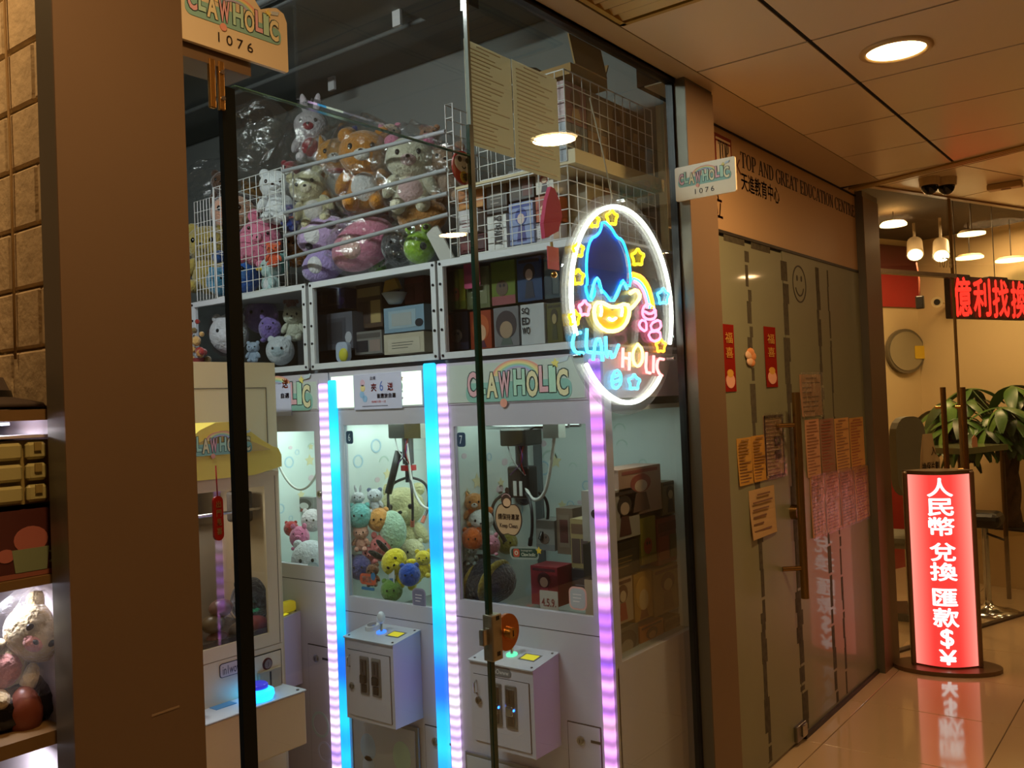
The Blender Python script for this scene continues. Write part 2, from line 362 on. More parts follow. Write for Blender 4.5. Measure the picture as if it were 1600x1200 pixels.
q = P2(1.6, 1.5, H2); downlight(q.x, q.y, H2, 'round recessed downlight past the gold ceiling strip', 9)
q = P2(3.6, .9, H2); downlight(q.x, q.y, H2, 'round recessed downlight far down the bend of the corridor', 9)
# gold return-air grille
t = thing('ceiling_grille', 'gold slatted air grille in the ceiling above the shop glass', 'air grille', (.33, 1.95, H-.01))
part(MB().box(.215, .465, 1.70, 1.715, H-.008, H+.004).box(.215, .465, 2.155, 2.17, H-.008, H+.004).box(.215, .23, 1.70, 2.17, H-.008, H+.004).box(.45, .465, 1.70, 2.17, H-.008, H+.004), 'frame', GOLD, t)
for k in range(9): part(MB().obox((.23, 1.74+.047*k, H+.006), (.22, 0, 0), (0, .028, -.012), (0, .002, .004)), 'slat', GOLD, t)
# ------------------------------------------------ shopfront glass of the claw shop
EDGE = M('green_glass_edge', (6, 44, 28), rough=.2, spec=.6)
SEAL = M('door_seal_dark', (8, 14, 11), rough=.5, spec=.2)
SHOPG = glassM('shopfront_glass', (.90, .94, .92), f0=.045)
d1 = struct(MB().box(GX-.005, GX+.005, .975, 1.617, .012, 2.076), 'door_1', SHOPG)
spart(MB().box(GX-.006, GX+.006, .948, .975, .012, 2.07), 'edge_seal', SEAL, d1)
spart(MB().box(GX-.0055, GX+.0055, .975, 1.617, 2.076, 2.0775), 'top_edge', M('glass_edge_pale', (84, 130, 120), rough=.1), d1)
w1 = struct(MB().box(GX-.005, GX+.005, 1.634, PY0, .012, H-.012), 'window_1', SHOPG)
spart(MB().box(GX-.0055, GX+.0055, 1.620, 1.634, .012, 2.15), 'glass_edge', EDGE, w1)
spart(MB().box(GX-.0055, GX+.0055, 1.626, 1.634, 2.15, H-.012), 'glass_edge', M('glass_edge_grey', (120, 132, 124), rough=.12), w1)
spart(MB().box(GX-.014, GX+.014, 1.62, PY0, H-.014, H-.002), 'top_channel', BLACK, w1)
spart(MB().box(GX-.014, GX+.010, PY0-.012, PY0, 0, H), 'side_channel', BLACK, w1)
w2 = struct(MB().box(GX-.005, GX+.005, 1.12, 1.617, 2.09, H-.012), 'window_2', glassM('transom_glass', (.96, .97, .96), f0=.03))
spart(MB().box(GX-.05, GX+.02, CY1, 1.0, 2.095, 2.16), 'lintel_block', BRONZE, w2)
BRASS = M('brass', (196, 150, 82), rough=.25, metal=.9)
t = d1
a = at(338, 125, 0, GX+.02)
for dy in (-.014, .004): part(MB().rbox(GX+.014, GX+.022, a.y+dy, a.y+dy+.012, a.z-.05, a.z+.035, b=.002), 'clip_plate', BRASS, t)
for dz in (-.03, .015): part(MB().cyl((GX+.022, a.y+.01, a.z+dz), (GX+.026, a.y+.01, a.z+dz), .004, n=10), 'screw', CHROME, t)
# lock on the fixed pane edge
a = at(775, 993, 0, GX+.01)
t = w1
es_ = part(MB().cyl((GX+.008, 1.675, a.z), (GX+.016, 1.675, a.z), .043, n=32), 'lock_escutcheon', M('copper_disc', (190, 118, 66), rough=.3, metal=.8), t)
part(MB().cyl((GX+.016, 1.672, a.z), (GX+.034, 1.672, a.z), .016, .013, n=20), 'cylinder', BRASS, es_)
part(MB().box(GX+.034, GX+.035, 1.671, 1.673, a.z-.007, a.z+.007), 'keyway', BLACK, es_)
cs = part(MB().rbox(GX-.012, GX+.018, 1.616, 1.652, a.z-.056, a.z+.05, b=.003), 'latch_case', M('lock_steel', (176, 170, 150), rough=.3, metal=.9), t)
part(MB().rbox(GX-.006, GX+.008, 1.594, 1.617, a.z-.016, a.z+.02, b=.002), 'bolt', CHROME, cs)
for dz in (-.045, .037): part(MB().box(GX+.018, GX+.0186, 1.63, 1.642, a.z+dz, a.z+dz+.01), 'slot', BLACK, cs)
# ------------------------------------------------ neighbour's frosted shopfront and fascia
FROST = M('frosted_film_glass', (132, 134, 104), rough=.42, var=.05, vs=2.5, coat=.25, trans=.0)
GRIME = M('tape_residue', (74, 69, 52), rough=.75, var=.35, vs=40)
fas = struct(MB().box(-.03, 0, PY1, 4.95, 2.122, H+.1), 'wall_fascia', M('fascia_panel', (196, 160, 114), rough=.45))
JY = at(1226, 500, 0, 0).y
dd = struct(MB().box(-.012, 0, PY1, JY-.004, .015, 2.10), 'door_2', FROST)
ff = struct(MB().box(-.012, 0, JY+.004, 4.95, .015, 2.115), 'window_3', FROST)
spart(MB().box(-.014, .004, PY1, 4.95, 2.112, 2.124), 'top_rail', M('dark_rail', (44, 38, 28), rough=.5), ff)
spart(MB().box(-.02, .012, JY, 4.95, 0, .02), 'bottom_rail', M('dark_rail', (44, 38, 28), rough=.5), ff)
rn = random.Random(3)
def grime(px, py, w, par):
    y = at(px, py, 0, .001).y
    z = 2.08
    while z > .03:
        hgt = rn.uniform(.03, .14); k = rn.uniform(.45, 1)*w; sh = rn.uniform(-.2, .2)*w
        spart(MB().box(0, .0008, y-k/2+sh, y+k/2+sh, max(.03, z-hgt), z-rn.choice((0, 0, 0, .012))), 'residue_strip', GRIME, par); z -= hgt
grime(1172, 500, .055, dd); grime(1226, 440, .075, ff); grime(1280, 500, .05, ff); grime(1306, 700, .028, ff)
for xl, xr, yt, yb in ((1131, 1163, 368, 380), (1174, 1203, 382, 392)):
    y0, y1, z0, z1 = rectX(xl, xr, yt, yb, .001); spart(MB().box(0, .0008, y0, y1, z0, z1), 'residue_patch', GRIME, dd)
# long pull handle
hy = at(1251, 780, 0, .07).y; hz0 = at(1258, 935, 0, .07).z; hz1 = at(1243, 613, 0, .07).z
HB = M('handle_bronze', (140, 108, 62), rough=.25, metal=.85)
t = part(MB().cyl((.07, hy, hz0), (.07, hy, hz1), .017, n=16), 'pull_handle', HB, dd, 'long upright bronze bar handle')
for py in (663, 887):
    z = at(1240, py, 0, .03).z; part(MB().cyl((.0, hy-.06, z), (.07, hy, z), .010, n=10), 'standoff', HB, t)
a = at(1241, 800, 0, .01)
part(MB().cyl((.0, a.y, a.z), (.03, a.y, a.z), .032, n=20), 'cylinder_lock', HB, dd)
a = at(1253, 1160, 0, .01)
t = part(MB().rbox(-.016, .016, a.y-.06, a.y+.05, .02, .085, b=.004), 'floor_pivot', steel(), dd); part(MB().rbox(.016, .024, a.y-.01, a.y+.04, .03, .08, b=.003), 'cover', CHROME, t)
# lettering on the fascia: serif capitals cut from strips
def serif(ch):
    st_, th = .17, .055; S_ = []
    def R(x0, y0, x1, y1): S_.append([(x0, y0), (x1, y0), (x1, y1), (x0, y1)])
    def stem(x, y0=0, y1=1, s0=True, s1=True):
        R(x, y0, x+st_, y1)
        if s0: R(x-.07, y0, x+st_+.07, y0+.04)
        if s1: R(x-.07, y1-.04, x+st_+.07, y1)
    def diag(x0, y0, x1, y1, w_): S_.append([(x0, y0), (x0+w_, y0), (x1+w_, y1), (x1, y1)])
    def bowl(cx, cy, rx, ry, a0, a1, n=14):
        A = [math.radians(a0+(a1-a0)*i/n) for i in range(n+1)]
        for i in range(n):
            q = []
            for a_ in (A[i], A[i+1]):
                wd = th+(st_-th)*abs(math.cos(a_)); q.append(((cx+rx*math.cos(a_), cy+ry*math.sin(a_)), (cx+(rx-wd)*math.cos(a_), cy+(ry-th)*math.sin(a_))))
            S_.append([q[0][0], q[1][0], q[1][1], q[0][1]])
    W = .75
    if ch == 'T': stem(.29, s1=False); R(0, .94, W, 1); R(0, .78, .045, 1); R(W-.045, .78, W, 1)
    elif ch == 'O': bowl(.38, .5, .38, .52, 0, 360, 24); W = .76
    elif ch == 'P': stem(.07); R(.2, .94, .38, .995); R(.2, .44, .38, .49); bowl(.36, .72, .28, .28, -90, 90); W = .64
    elif ch == 'R': stem(.07); R(.2, .94, .36, .995); R(.2, .47, .36, .52); bowl(.34, .735, .27, .265, -90, 90); diag(.62, 0, .32, .48, .17); R(.58, 0, .84, .04); W = .76
    elif ch == 'D': stem(.07); R(.2, .94, .36, .995); R(.2, .005, .36, .06); bowl(.34, .5, .40, .497, -90, 90, 18); W = .76
    elif ch == 'A': diag(0.04, 0, .33, 1, .06); diag(.55, 0, .31, 1, .17); R(.17, .3, .6, .35); R(-.04, 0, .18, .04); R(.48, 0, .80, .04); W = .76
    elif ch == 'N': R(.08, 0, .14, 1); R(.62, 0, .68, 1); diag(.55, 0, .08, 1, .15); R(0, 0, .22, .04); R(0, .96, .2, 1); R(.54, .96, .76, 1); W = .76
    elif ch == 'E': stem(.07); R(.2, .94, .62, 1); R(.2, 0, .64, .06); R(.2, .49, .48, .54); R(.58, .78, .62, 1); R(.6, 0, .64, .22); R(.44, .4, .48, .63); W = .66
    elif ch == 'I': stem(.07); W = .32
    elif ch == 'U': stem(.07, .3, 1, s0=False); R(.58, .3, .64, 1); R(.5, .96, .72, 1); bowl(.355, .3, .285, .31, 180, 360); W = .72
    elif ch in 'CG':
        bowl(.40, .5, .40, .52, 42, 318, 20); R(.66, .68, .70, .98)
        if ch == 'G': R(.56, .06, .72, .42); R(.5, .4, .78, .44)
        W = .76
    return S_, W
def serif_text(mb, s, O, U, W_, w_, h_, lift=.0015, mat=0):
    polys = []; x = 0
    for c in s:
        if c == ' ': x += .34; continue
        ps, wd = serif(c); polys += [[(x+a, b) for a, b in p] for p in ps]; x += wd+.06
    for p in polys: mb.prism([(a/x*w_, b*h_) for a, b in p], O, U, W_, lift, mat)
    return mb
INK = paint((38, 24, 18))
y0 = at(1157, 252, 0, 0).y; y1 = at(1335, 330, 0, 0).y; zt = 2.468; zb = at(1160, 262, 0, 0).z
part(serif_text(MB(), 'TOP AND GREAT EDUCATION CENTRE', (0, y0, zb), Y_, Z_, y1-y0, zt-zb), 'lettering', INK, fas)
ya = at(1158, 285, 0, 0).y; yb = at(1217, 300, 0, 0).y; za = at(1158, 296, 0, 0).z; zc = at(1158, 268, 0, 0).z
part(text(MB(), '天進教育中心', (0, ya, za), Y_, Z_, yb-ya, zc-za, offset=.012), 'lettering', INK, fas)
mb = MB(); y0, y1, z0, z1 = rectX(1116, 1142, 213, 250, .0)
z0 -= .06
mb.prism([(0, 0), (y1-y0, 0), (y1-y0, z1-z0), (0, z1-z0)], (0, y0, z0), Y_, Z_, .002, 0)
mb.prism([(.012, .012), (y1-y0-.012, .012), (y1-y0-.012, z1-z0-.03), (.012, z1-z0-.03)], (0, y0, z0), Y_, Z_, .003, 1)
mb.prism([(.012, z1-z0-.022), (y1-y0-.012, z1-z0-.022), (y1-y0-.012, z1-z0-.014), (.012, z1-z0-.014)], (0, y0, z0), Y_, Z_, .003, 1)
serif_text(mb, 'TOP', (0, y0+.03, z0+.055), Y_, Z_, y1-y0-.06, .075, .0045, 2)
part(mb, 'emblem', [paint((130, 40, 30)), paint((226, 200, 160)), INK], fas)
mb = MB(); a = at(1150, 270, 0, 0); text(mb, 'K', a, Y_, Z_, .05, .06)
a = at(1117, 338, 0, 0); text(mb, '立', a, Y_, Z_, .07, .09, offset=.012); part(mb, 'lettering', paint((90, 34, 24)), fas)
part(MB().box(0, .008, PY1, 4.95, H-.006, H), 'shadow_gap', DARKGAP, fas)
# ================================================================== NOTICES ON THE FROSTED DOOR
def bars(mb, O, U, W, w, h, n, mat=1, seed=0, lift=.0016, m0=.08, head=False):
    r = random.Random(seed)
    for i in range(n):
        y = h*(1-(i+.9)/(n+.8)); k = r.uniform(.45, 1)*(1-2*m0)*w; x = m0*w
        if head and i == 0: x = w*.25; k = w*.5
        mb.prism([(x, y), (x+k, y), (x+k, y+h/(n+1)*.24), (x, y+h/(n+1)*.24)], O, U, W, lift, mat)
    return mb
def sheet(name, label, cat, rect, X, col, n=0, ink=(120, 88, 62), extra=None, group=None, seed=0, curl=.006, cover=False):
    """a sheet of paper hanging on a pane in the plane X, lower corners curling away a little"""
    y0, y1, z0, z1 = rectX(*rect, X); wd, ht = y1-y0, z1-z0
    t = thing(name, label, cat, (X, (y0+y1)/2, z0), group)
    mb = MB(); N = 6
    for side in (0, 1):
        pass
    vs = []; fs = []
    for i in range(N+1):
        f = i/N; c = curl*(1-f)**2
        for y in (y0, y1): vs.append((X+.0008+c*(1 if y == y0 else .4), y, z0+ht*f)); vs.append((X+.0002+c*(1 if y == y0 else .4), y, z0+ht*f))
    for i in range(N):
        a = i*4; fs += [(a, a+2, a+6, a+4), (a+1, a+5, a+7, a+3), (a, a+4, a+5, a+1), (a+2, a+3, a+7, a+6)]
    mb.add(vs, fs); s = part(mb, 'paper', paperM(col), t)
    O = V((X+.001+curl*.55, y0, z0))
    if n: part(bars(MB(), O, Y_, Z_, wd, ht, int(n*1.6), 0, seed, head=True), 'print', paint(ink), s)
    if extra: part(extra(MB(), O, wd, ht), 'picture', extra.mats, s)['kind'] = 'stuff'
    if cover:
        rw = random.Random(seed); mb = MB(); nn = 8; xx = [X+.003+curl+rw.uniform(0, .006) for _ in range(nn+1)]; x2 = [X+.003+curl+rw.uniform(0, .003) for _ in range(nn+1)]; yy = [y0-.006+(wd+.012)*i/nn for i in range(nn+1)]
        mb.add([(a_, b_, z0-.006) for a_, b_ in zip(xx, yy)]+[(a_, b_, z1+.01) for a_, b_ in zip(x2, yy)], [(i, i+1, nn+2+i, nn+1+i) for i in range(nn)])
        part(mb, 'plastic_sleeve', glassM('sleeve_film', (.95, .95, .95), f0=.12, rough=.12, bump=.5, bs=30), t)
    return t
def ex(fn, *mats): fn.mats = list(mats); return fn
couplet = ex(lambda mb, O, w, h: [mb.prism(ovalpoly(w*.5, h*.16, w*.36, h*.11), O, Y_, Z_, .002, 0), mb.prism(ovalpoly(w*.5, h*.27, w*.25, h*.06), O, Y_, Z_, .0025, 1), text(mb, '福', O+Y_*(w*.2)+Z_*(h*.72), Y_, Z_, w*.6, h*.16, .002, 1), text(mb, '喜', O+Y_*(w*.2)+Z_*(h*.5), Y_, Z_, w*.6, h*.16, .002, 1)][0], paint((232, 170, 140)), paint((214, 160, 60)))
sheet('red_couplet', 'narrow red and gold new year strip beside the bronze pillar', 'paper decoration', (1129, 1148, 507, 612), .001, (168, 46, 34), extra=couplet, curl=.003)
sheet('red_couplet', 'narrow red and gold new year strip in the middle of the frosted door', 'paper decoration', (1195, 1213, 511, 605), .001, (172, 50, 34), extra=couplet, curl=.003)
y0, y1, z0, z1 = rectX(1164, 1179, 537, 573, .002); mb = MB(); yc, zc = (y0+y1)/2, (z0+z1)/2
for k, (dy, dz, r) in enumerate(((0, .1, .4), (-.2, .0, .36), (.2, -.05, .36), (-.1, -.28, .34), (.12, -.33, .3))): mb.ell((.006, yc+dy*(y1-y0), zc+dz*(z1-z0)), (.006, r*(y1-y0), r*.55*(z1-z0)), mat=k % 2, nu=10, nv=6)
solo(mb, 'lantern_ornament', [paint((226, 150, 90)), paint((232, 190, 150))], 'small orange cluster ornament stuck between the two red strips', 'ornament')
NT = 'notices taped to the frosted door'
sheet('notice', 'pale pinkish notice in a sleeve taped above the poster block', 'notice', (1250, 1283, 585, 650), .001, (214, 176, 140), n=5, cover=True, seed=2, group=NT)
sheet('notice', 'yellow bordered notice slip, one of two below the red strips, nearer the pillar', 'notice', (1152, 1175, 684, 758), .001, (222, 176, 92), n=9, seed=3, group=NT)
sheet('notice', 'yellow bordered notice slip tucked next to the tall dark framed notice', 'notice', (1175, 1197, 680, 752), .001, (222, 172, 88), n=9, seed=4, group=NT)
frame4 = ex(lambda mb, O, w, h: [mb.prism([(x, y), (x+a, y), (x+a, y+b), (x, y+b)], O, Y_, Z_, .002, 0) for x, y, a, b in ((0, 0, w, .008), (0, h-.012, w, .012), (0, 0, .008, h), (w-.008, 0, .008, h), (w*.5, h*.5, w*.35, h*.14), (w*.5, h*.28, w*.35, h*.14))] and mb or mb, paint((52, 34, 34)))
frame4 = ex((lambda f: lambda mb, O, w, h: (f(mb, O, w, h), mb)[1])(frame4), paint((52, 34, 34)))
sheet('notice', 'tall notice with a dark frame and printed blocks beside the bar handle', 'notice', (1194, 1223, 648, 745), .001, (216, 188, 150), n=10, extra=frame4, cover=True, seed=5, group=NT)
sheet('notice', 'plain cream sheet with four short lines hanging under the yellow slips', 'notice', (1171, 1211, 762, 838), .001, (222, 190, 140), n=4, seed=6, curl=.012, group=NT)
pc = [(236, 190, 150), (190, 150, 124), (240, 196, 130), (232, 186, 112), (236, 190, 150), (244, 196, 150), (232, 180, 140), (236, 190, 120)]
words = ['faded orange course poster at the top next to the bar handle', 'dark printed poster second in the top row of the poster block', 'orange and cream poster third in the top row of the poster block', 'orange timetable poster at the top beside the far pillar', 'crumpled sleeve poster low beside the bar handle', 'crumpled sleeve poster second in the low row of the poster block', 'crumpled sleeve poster third in the low row of the poster block', 'orange grid poster at the bottom beside the far pillar']
for k in range(8):
    i, j = k % 4, k//4
    xl = 1259+i*23+j*8; xr = xl+22; yt = (655, 744)[j]-i*1-(0, 4)[j]*i; yb = (745, 838)[j]-i*4-(0, 5)[j]*i
    sheet('course_poster', words[k], 'poster', (xl, xr, yt, yb), .001, pc[k], n=11, ink=(170, 90, 60) if k % 2 else (150, 104, 70), cover=k > 3, seed=20+k, curl=.003, group='posters in plastic sleeves')
a = at(1249, 444, 0, 0); mb = MB(); rz = (at(1249, 415, 0, 0).z-at(1249, 473, 0, 0).z)/2; ry = rz
mb.prism(ringpoly(0, 0, rz*.92, rz, 0, 359.9, 40), (.0, a.y, a.z), Y_, Z_, .0015); mb.prism(ringpoly(0, 0, rz*.58, rz*.66, 200, 340, 20), (0, a.y, a.z), Y_, Z_, .0015)
for s in (-1, 1): mb.prism(ovalpoly(s*rz*.32, rz*.3, rz*.1, rz*.16, 10), (0, a.y, a.z), Y_, Z_, .0015)
solo(mb, 'smiley_sticker', paint((40, 34, 20)), 'black outline smiling face sticker on the frosted glass', 'sticker')
# ================================================================== LOGO
def logo(parent, O, U, W, wd, scale=1.0, lift=.002, pale=1.0):
    """rainbow, bubble letters and falling star; O is the lower-left corner of the letter band"""
    U, W = V(U), V(W); N = U.cross(W).normalized(); h = wd*.20
    mb = MB(); rb = ['e8a090', 'eec890', 'e6dc9c', 'a8cfa8', '9cc4d4', 'b8a8cc']
    for i, c in enumerate(rb): mb.prism(ringpoly(wd*.5, h*.70, wd*(.25-.02*(i+1)), wd*(.25-.02*i), 8, 172, 20, .55), O, U, W, lift, i)
    part(mb, 'rainbow', [paint(c) for c in rb], parent)
    mb = MB(); mb.prism(rpoly(-.02*wd, -h*.22, wd*1.0, h*.55, h*.3), O, U, W, lift*1.2, 4)
    cl = {0: 'e6b4bc', 1: 'a6cfb4', 2: 'd8e4d8', 3: 'a4d0c8', 4: 'e8a0a0', 5: 'e8dca8', 6: 'bcd8b0', 7: 'a8d0d8', 8: 'c8b8d8'}
    x = 0; adv = [.108, .085, .125, .125, 0.02, .125, .12, .09, .07, .115]; i = 0; inkm = []
    for k, ch in enumerate('CLAW HOLIC'):
        a_ = adv[k]*wd
        if ch != ' ':
            dz = h*(.1*math.sin(k*1.9)); wch = a_*.9
            for ox, oz in ((-1, -1), (1, -1), (1, 1), (-1, 1)): text(mb, ch, V(O)+U*(x+ox*.007*wd)+W*(dz+oz*.007*wd), U, W, wch, h, lift*1.5, 0, offset=.035)
            text(mb, ch, V(O)+U*x+W*dz, U, W, wch, h, lift*2, 1+(i % 3), offset=.035); i += 1
        x += a_
    part(mb, 'bubble_letters', [paint((70, 96, 96)), paint('e2b0b8'), paint('b4dcc4'), paint('e6dcb0'), paint('8cbcb0')], parent)
    mb = MB(); mb.prism(starpoly(wd*.86, h*1.12, wd*.04), O, U, W, lift*2, 0); mb.prism([(wd*.89, h*1.12), (wd*.97, h*1.2), (wd*.985, h*1.38), (wd*.90, h*1.3)], O, U, W, lift*1.8, 1); mb.prism(ovalpoly(wd*.36, -h*.28, wd*.035, wd*.035, 14), O, U, W, lift*2, 2)
    part(mb, 'falling_star', [paint('e8d878'), paint('c0ccd4'), paint('e8a08c')], parent)['kind'] = 'stuff'
# shop number boards
BOARD = M('white_acrylic_board', (226, 208, 172), rough=.3)
def board(label, O, U, wd, ht, shape=False):
    U = V(U); N = U.cross(Z_).normalized(); t = thing('shop_number_board', label, 'sign board', O)
    pts = rpoly(0, 0, wd, ht, .006)
    if shape: pts = [(.003, 0), (wd-.003, 0), (wd, .003), (wd, ht*.80), (wd*.97, ht*.93), (wd*.9, ht*.98), (wd*.82, ht*.93), (wd*.74, ht*.86), (wd*.62, ht*1.12), (wd*.45, ht*1.2), (wd*.28, ht*1.1), (wd*.2, ht*.9), (0, ht*.85), (0, .003)]
    part(MB().prism(pts, O, U, Z_, .004, 0, -.004), 'panel', BOARD, t)
    logo(t, V(O)+U*wd*.07+Z_*ht*.46+N*.004, U, Z_, wd*.86, lift=.001)
    part(text(MB(), '1076', V(O)+U*wd*.33+Z_*ht*.12+N*.004, U, Z_, wd*.32, ht*.15, .001, spacing=1.5), 'number', INK, t)
    return t
sa = at(1056, 288, 1, 2.642); sb = at(1150, 272, 1, 2.642); sz = at(1100, 308, 1, 2.642).z
board('white shop number board projecting from the pillar below the ceiling', (sa.x, 2.642, sz), X_, sb.x-sa.x, at(1100, 254, 1, 2.642).z-sz)
board('white shop number board with rainbow outline fixed over the glass door', (GX+.028, .852, 2.118), Y_, .222, .115, shape=True)
# ================================================================== NEON SIGN
NC = V((.085, 2.345, 1.775)); NR = .326
t = thing('neon_sign', 'round clear neon sign with hooded child and glowing shop name', 'neon sign', (NC.x, NC.y, NC.z-NR))
part(MB().cyl((NC.x-.012, NC.y, NC.z), (NC.x-.006, NC.y, NC.z), NR, n=64), 'acrylic_disc', glassM('acrylic_backing', (.93, .94, .95), f0=.04, haze=.10, hcol=(.85, .85, .88)), t)
def npt(c): p = at(860+c[0]*.3, 290+c[1]*.3, 0, NC.x); return V((NC.x, p.y, p.z))
def smooth(P, k=2, closed=False):
    for _ in range(k):
        Q = []; n = len(P)
        for i in range(n if closed else n-1):
            a, b = P[i], P[(i+1) % n]; Q += [a*.75+b*.25, a*.25+b*.75]
        P = Q if closed else [P[0]]+Q+[P[-1]]
    return P
NEON = {k: emitM('neon_'+k, c, s) for k, (c, s) in dict(white=((255, 250, 235), 7.5), blue=((30, 150, 255), 6), cyan=((70, 200, 255), 6), yellow=((255, 205, 20), 5.5), face=((255, 226, 110), 7), pink=((255, 110, 150), 6), red=((255, 120, 120), 6.5), orange=((255, 150, 40), 6)).items()}
def neon(name, col, P, closed=False, r=.0042, k=1, x=0): part(MB().tube([V((NC.x+x, p.y, p.z)) for p in smooth([npt(p) for p in P], k, closed)], r, 6, closed=closed), name, NEON[col], t)
def arcz(a0, a1, R): return [V((NC.x, NC.y+R*math.cos(math.radians(a0+(a1-a0)*i/40)), NC.z+R*math.sin(math.radians(a0+(a1-a0)*i/40)))) for i in range(41)]
part(MB().tube(arcz(-22, 200, .29), .0065, 8), 'ring_tube', NEON['white'], t); part(MB().tube(arcz(218, 312, .29), .0065, 8), 'ring_tube', NEON['white'], t)
neon('hood_tube', 'blue', [(272, 180), (262, 235), (240, 262), (212, 275), (192, 335), (186, 430), (194, 510), (180, 530), (206, 610), (235, 560), (222, 520), (245, 480), (262, 540), (285, 560), (322, 612), (355, 560), (374, 485), (392, 520), (420, 525), (412, 400), (390, 320), (372, 280), (345, 270), (318, 220)], True)
neon('hood_fold', 'cyan', [(206, 600), (228, 500), (248, 475), (270, 560)]); neon('hood_fold', 'cyan', [(330, 600), (378, 490), (400, 540)])
hm = M('hood_film_blue', (36, 70, 170), rough=.4)
part(MB().prism([(npt(p).y-NC.y, npt(p).z-NC.z) for p in smooth([V((a, b, 0)) for a, b in [(272, 200), (240, 275), (205, 310), (195, 430), (205, 520), (250, 500), (322, 600), (375, 500), (408, 500), (400, 390), (370, 300), (320, 240)]], 1, True)], (NC.x-.006, NC.y, NC.z), Y_, Z_, .0015), 'hood_film', hm, t)
neon('face_tube', 'face', [(225, 640), (235, 710), (280, 755), (340, 760), (390, 730), (415, 660), (400, 610), (330, 640), (250, 600)], True, r=.006)
part(MB().prism([(npt(p).y-NC.y, npt(p).z-NC.z) for p in [(230, 645), (240, 705), (282, 748), (340, 752), (386, 725), (408, 660), (395, 625), (330, 650), (250, 615)]], (NC.x-.006, NC.y, NC.z), Y_, Z_, .0015), 'face_glow_sheet', M('face_glow_yellow', (240, 190, 60), rough=.4, es=.35, ecol=(255, 200, 50)), t)  # yellow bloom of the face tubes put into a faintly glowing sheet
for P in ([(262, 625), (268, 650), (262, 680)], [(370, 625), (376, 650), (370, 680)], [(305, 690), (322, 704), (342, 690)]): neon('face_line', 'white', P, r=.004)
neon('arm_tube', 'face', [(415, 560), (450, 540), (470, 580), (440, 620), (420, 640)], r=.006)
for i, (c, o_) in enumerate((('orange', 0), ('yellow', 14), ('cyan', 30), ('pink', 44))): neon('rainbow_tube', c, [(428+o_*.2, 455+o_), (475-o_*.3, 470+o_), (512-o_*.6, 520+o_*.7), (532-o_*.7, 590+o_*.3), (540-o_*.8, 640)])
neon('bunny_tube', 'pink', [(480, 640), (505, 612), (545, 640), (550, 690), (510, 700), (480, 680)], True); neon('bunny_tube', 'pink', [(500, 705), (470, 700), (460, 735), (500, 765)], True)
neon('bunny_tube', 'pink', [(520, 720), (570, 695), (578, 745), (530, 760)], True); neon('bunny_tube', 'pink', [(505, 765), (530, 815), (575, 800), (570, 755)], True); neon('bunny_tube', 'pink', [(490, 655), (520, 672), (548, 650)])
def nstar(cx, cy, r, col): neon('star_tube', col, [(cx+(r if i % 2 == 0 else r*.6)*math.cos(math.radians(90+36*i))*.75, cy-(r if i % 2 == 0 else r*.6)*math.sin(math.radians(90+36*i))) for i in range(10)], True, k=1)
for cx, cy, r, c in ((230, 185, 38, 'yellow'), (320, 168, 46, 'yellow'), (145, 335, 44, 'yellow'), (145, 478, 46, 'yellow'), (455, 375, 50, 'yellow'), (125, 690, 44, 'yellow'), (178, 640, 46, 'pink'), (588, 578, 48, 'cyan'), (575, 835, 40, 'orange'), (436, 1025, 46, 'cyan')): nstar(cx, cy, r, c)
for ch, c, Ps in (('C', 'cyan', [[(158, 765), (125, 770), (112, 830), (130, 870), (172, 872)]]), ('L', 'cyan', [[(190, 745), (185, 865), (215, 868)]]), ('A', 'cyan', [[(222, 910), (236, 800), (262, 798), (272, 915)], [(228, 870), (268, 872)]]), ('W', 'cyan', [[(288, 785), (290, 905), (310, 850), (325, 912), (356, 828)]]),
                  ('H', 'red', [[(378, 845), (376, 948)], [(378, 895), (412, 902)], [(412, 868), (410, 962)]]), ('O', 'face', [[(455, 825), (428, 865), (432, 925), (458, 945), (482, 910), (478, 850), (455, 825)]]), ('L', 'red', [[(500, 868), (496, 972), (520, 976)]]), ('I', 'red', [[(538, 885), (536, 975)]]), ('C', 'red', [[(590, 905), (562, 900), (552, 945), (566, 980), (582, 990)]])):
    for P in Ps: neon('letter_'+ch.lower(), c, P, r=.0048, k=1)
neon('egg_tube', 'cyan', [(342, 958), (318, 1000), (325, 1050), (345, 1058), (368, 1030), (366, 975)], True)
for yy in (990, 1018): neon('egg_band', 'cyan', [(322, yy+10), (364, yy-8)], k=0)
part(MB().tube([V((NC.x, NC.y-.05, NC.z+.31)), V((NC.x-.02, NC.y-.06, NC.z+.45)), V((NC.x-.06, NC.y-.055, NC.z+.62))], .0025, 5), 'power_cable', M('clear_cable', (150, 140, 120)), t)
for a_ in (90, 210, 330): part(MB().cyl((NC.x-.012, NC.y+.312*math.cos(math.radians(a_)), NC.z+.312*math.sin(math.radians(a_))), (GX-.005, NC.y+.312*math.cos(math.radians(a_)), NC.z+.312*math.sin(math.radians(a_))), .006, n=10), 'standoff', CHROME, t)
# ================================================================== GLASS-MOUNTED PAPERS AND CHARMS
sheet('licence_sheet', 'aged licence document on the glass next to the panel edge', 'document', (728, 800, 78, 235), GX-.007, (236, 230, 208), n=16, seed=31, curl=0, ink=(176, 164, 134))
sheet('licence_sheet', 'aged licence document on the glass beside the wire basket', 'document', (803, 872, 110, 272), GX-.007, (238, 232, 210), n=16, seed=32, curl=0, ink=(176, 164, 134))
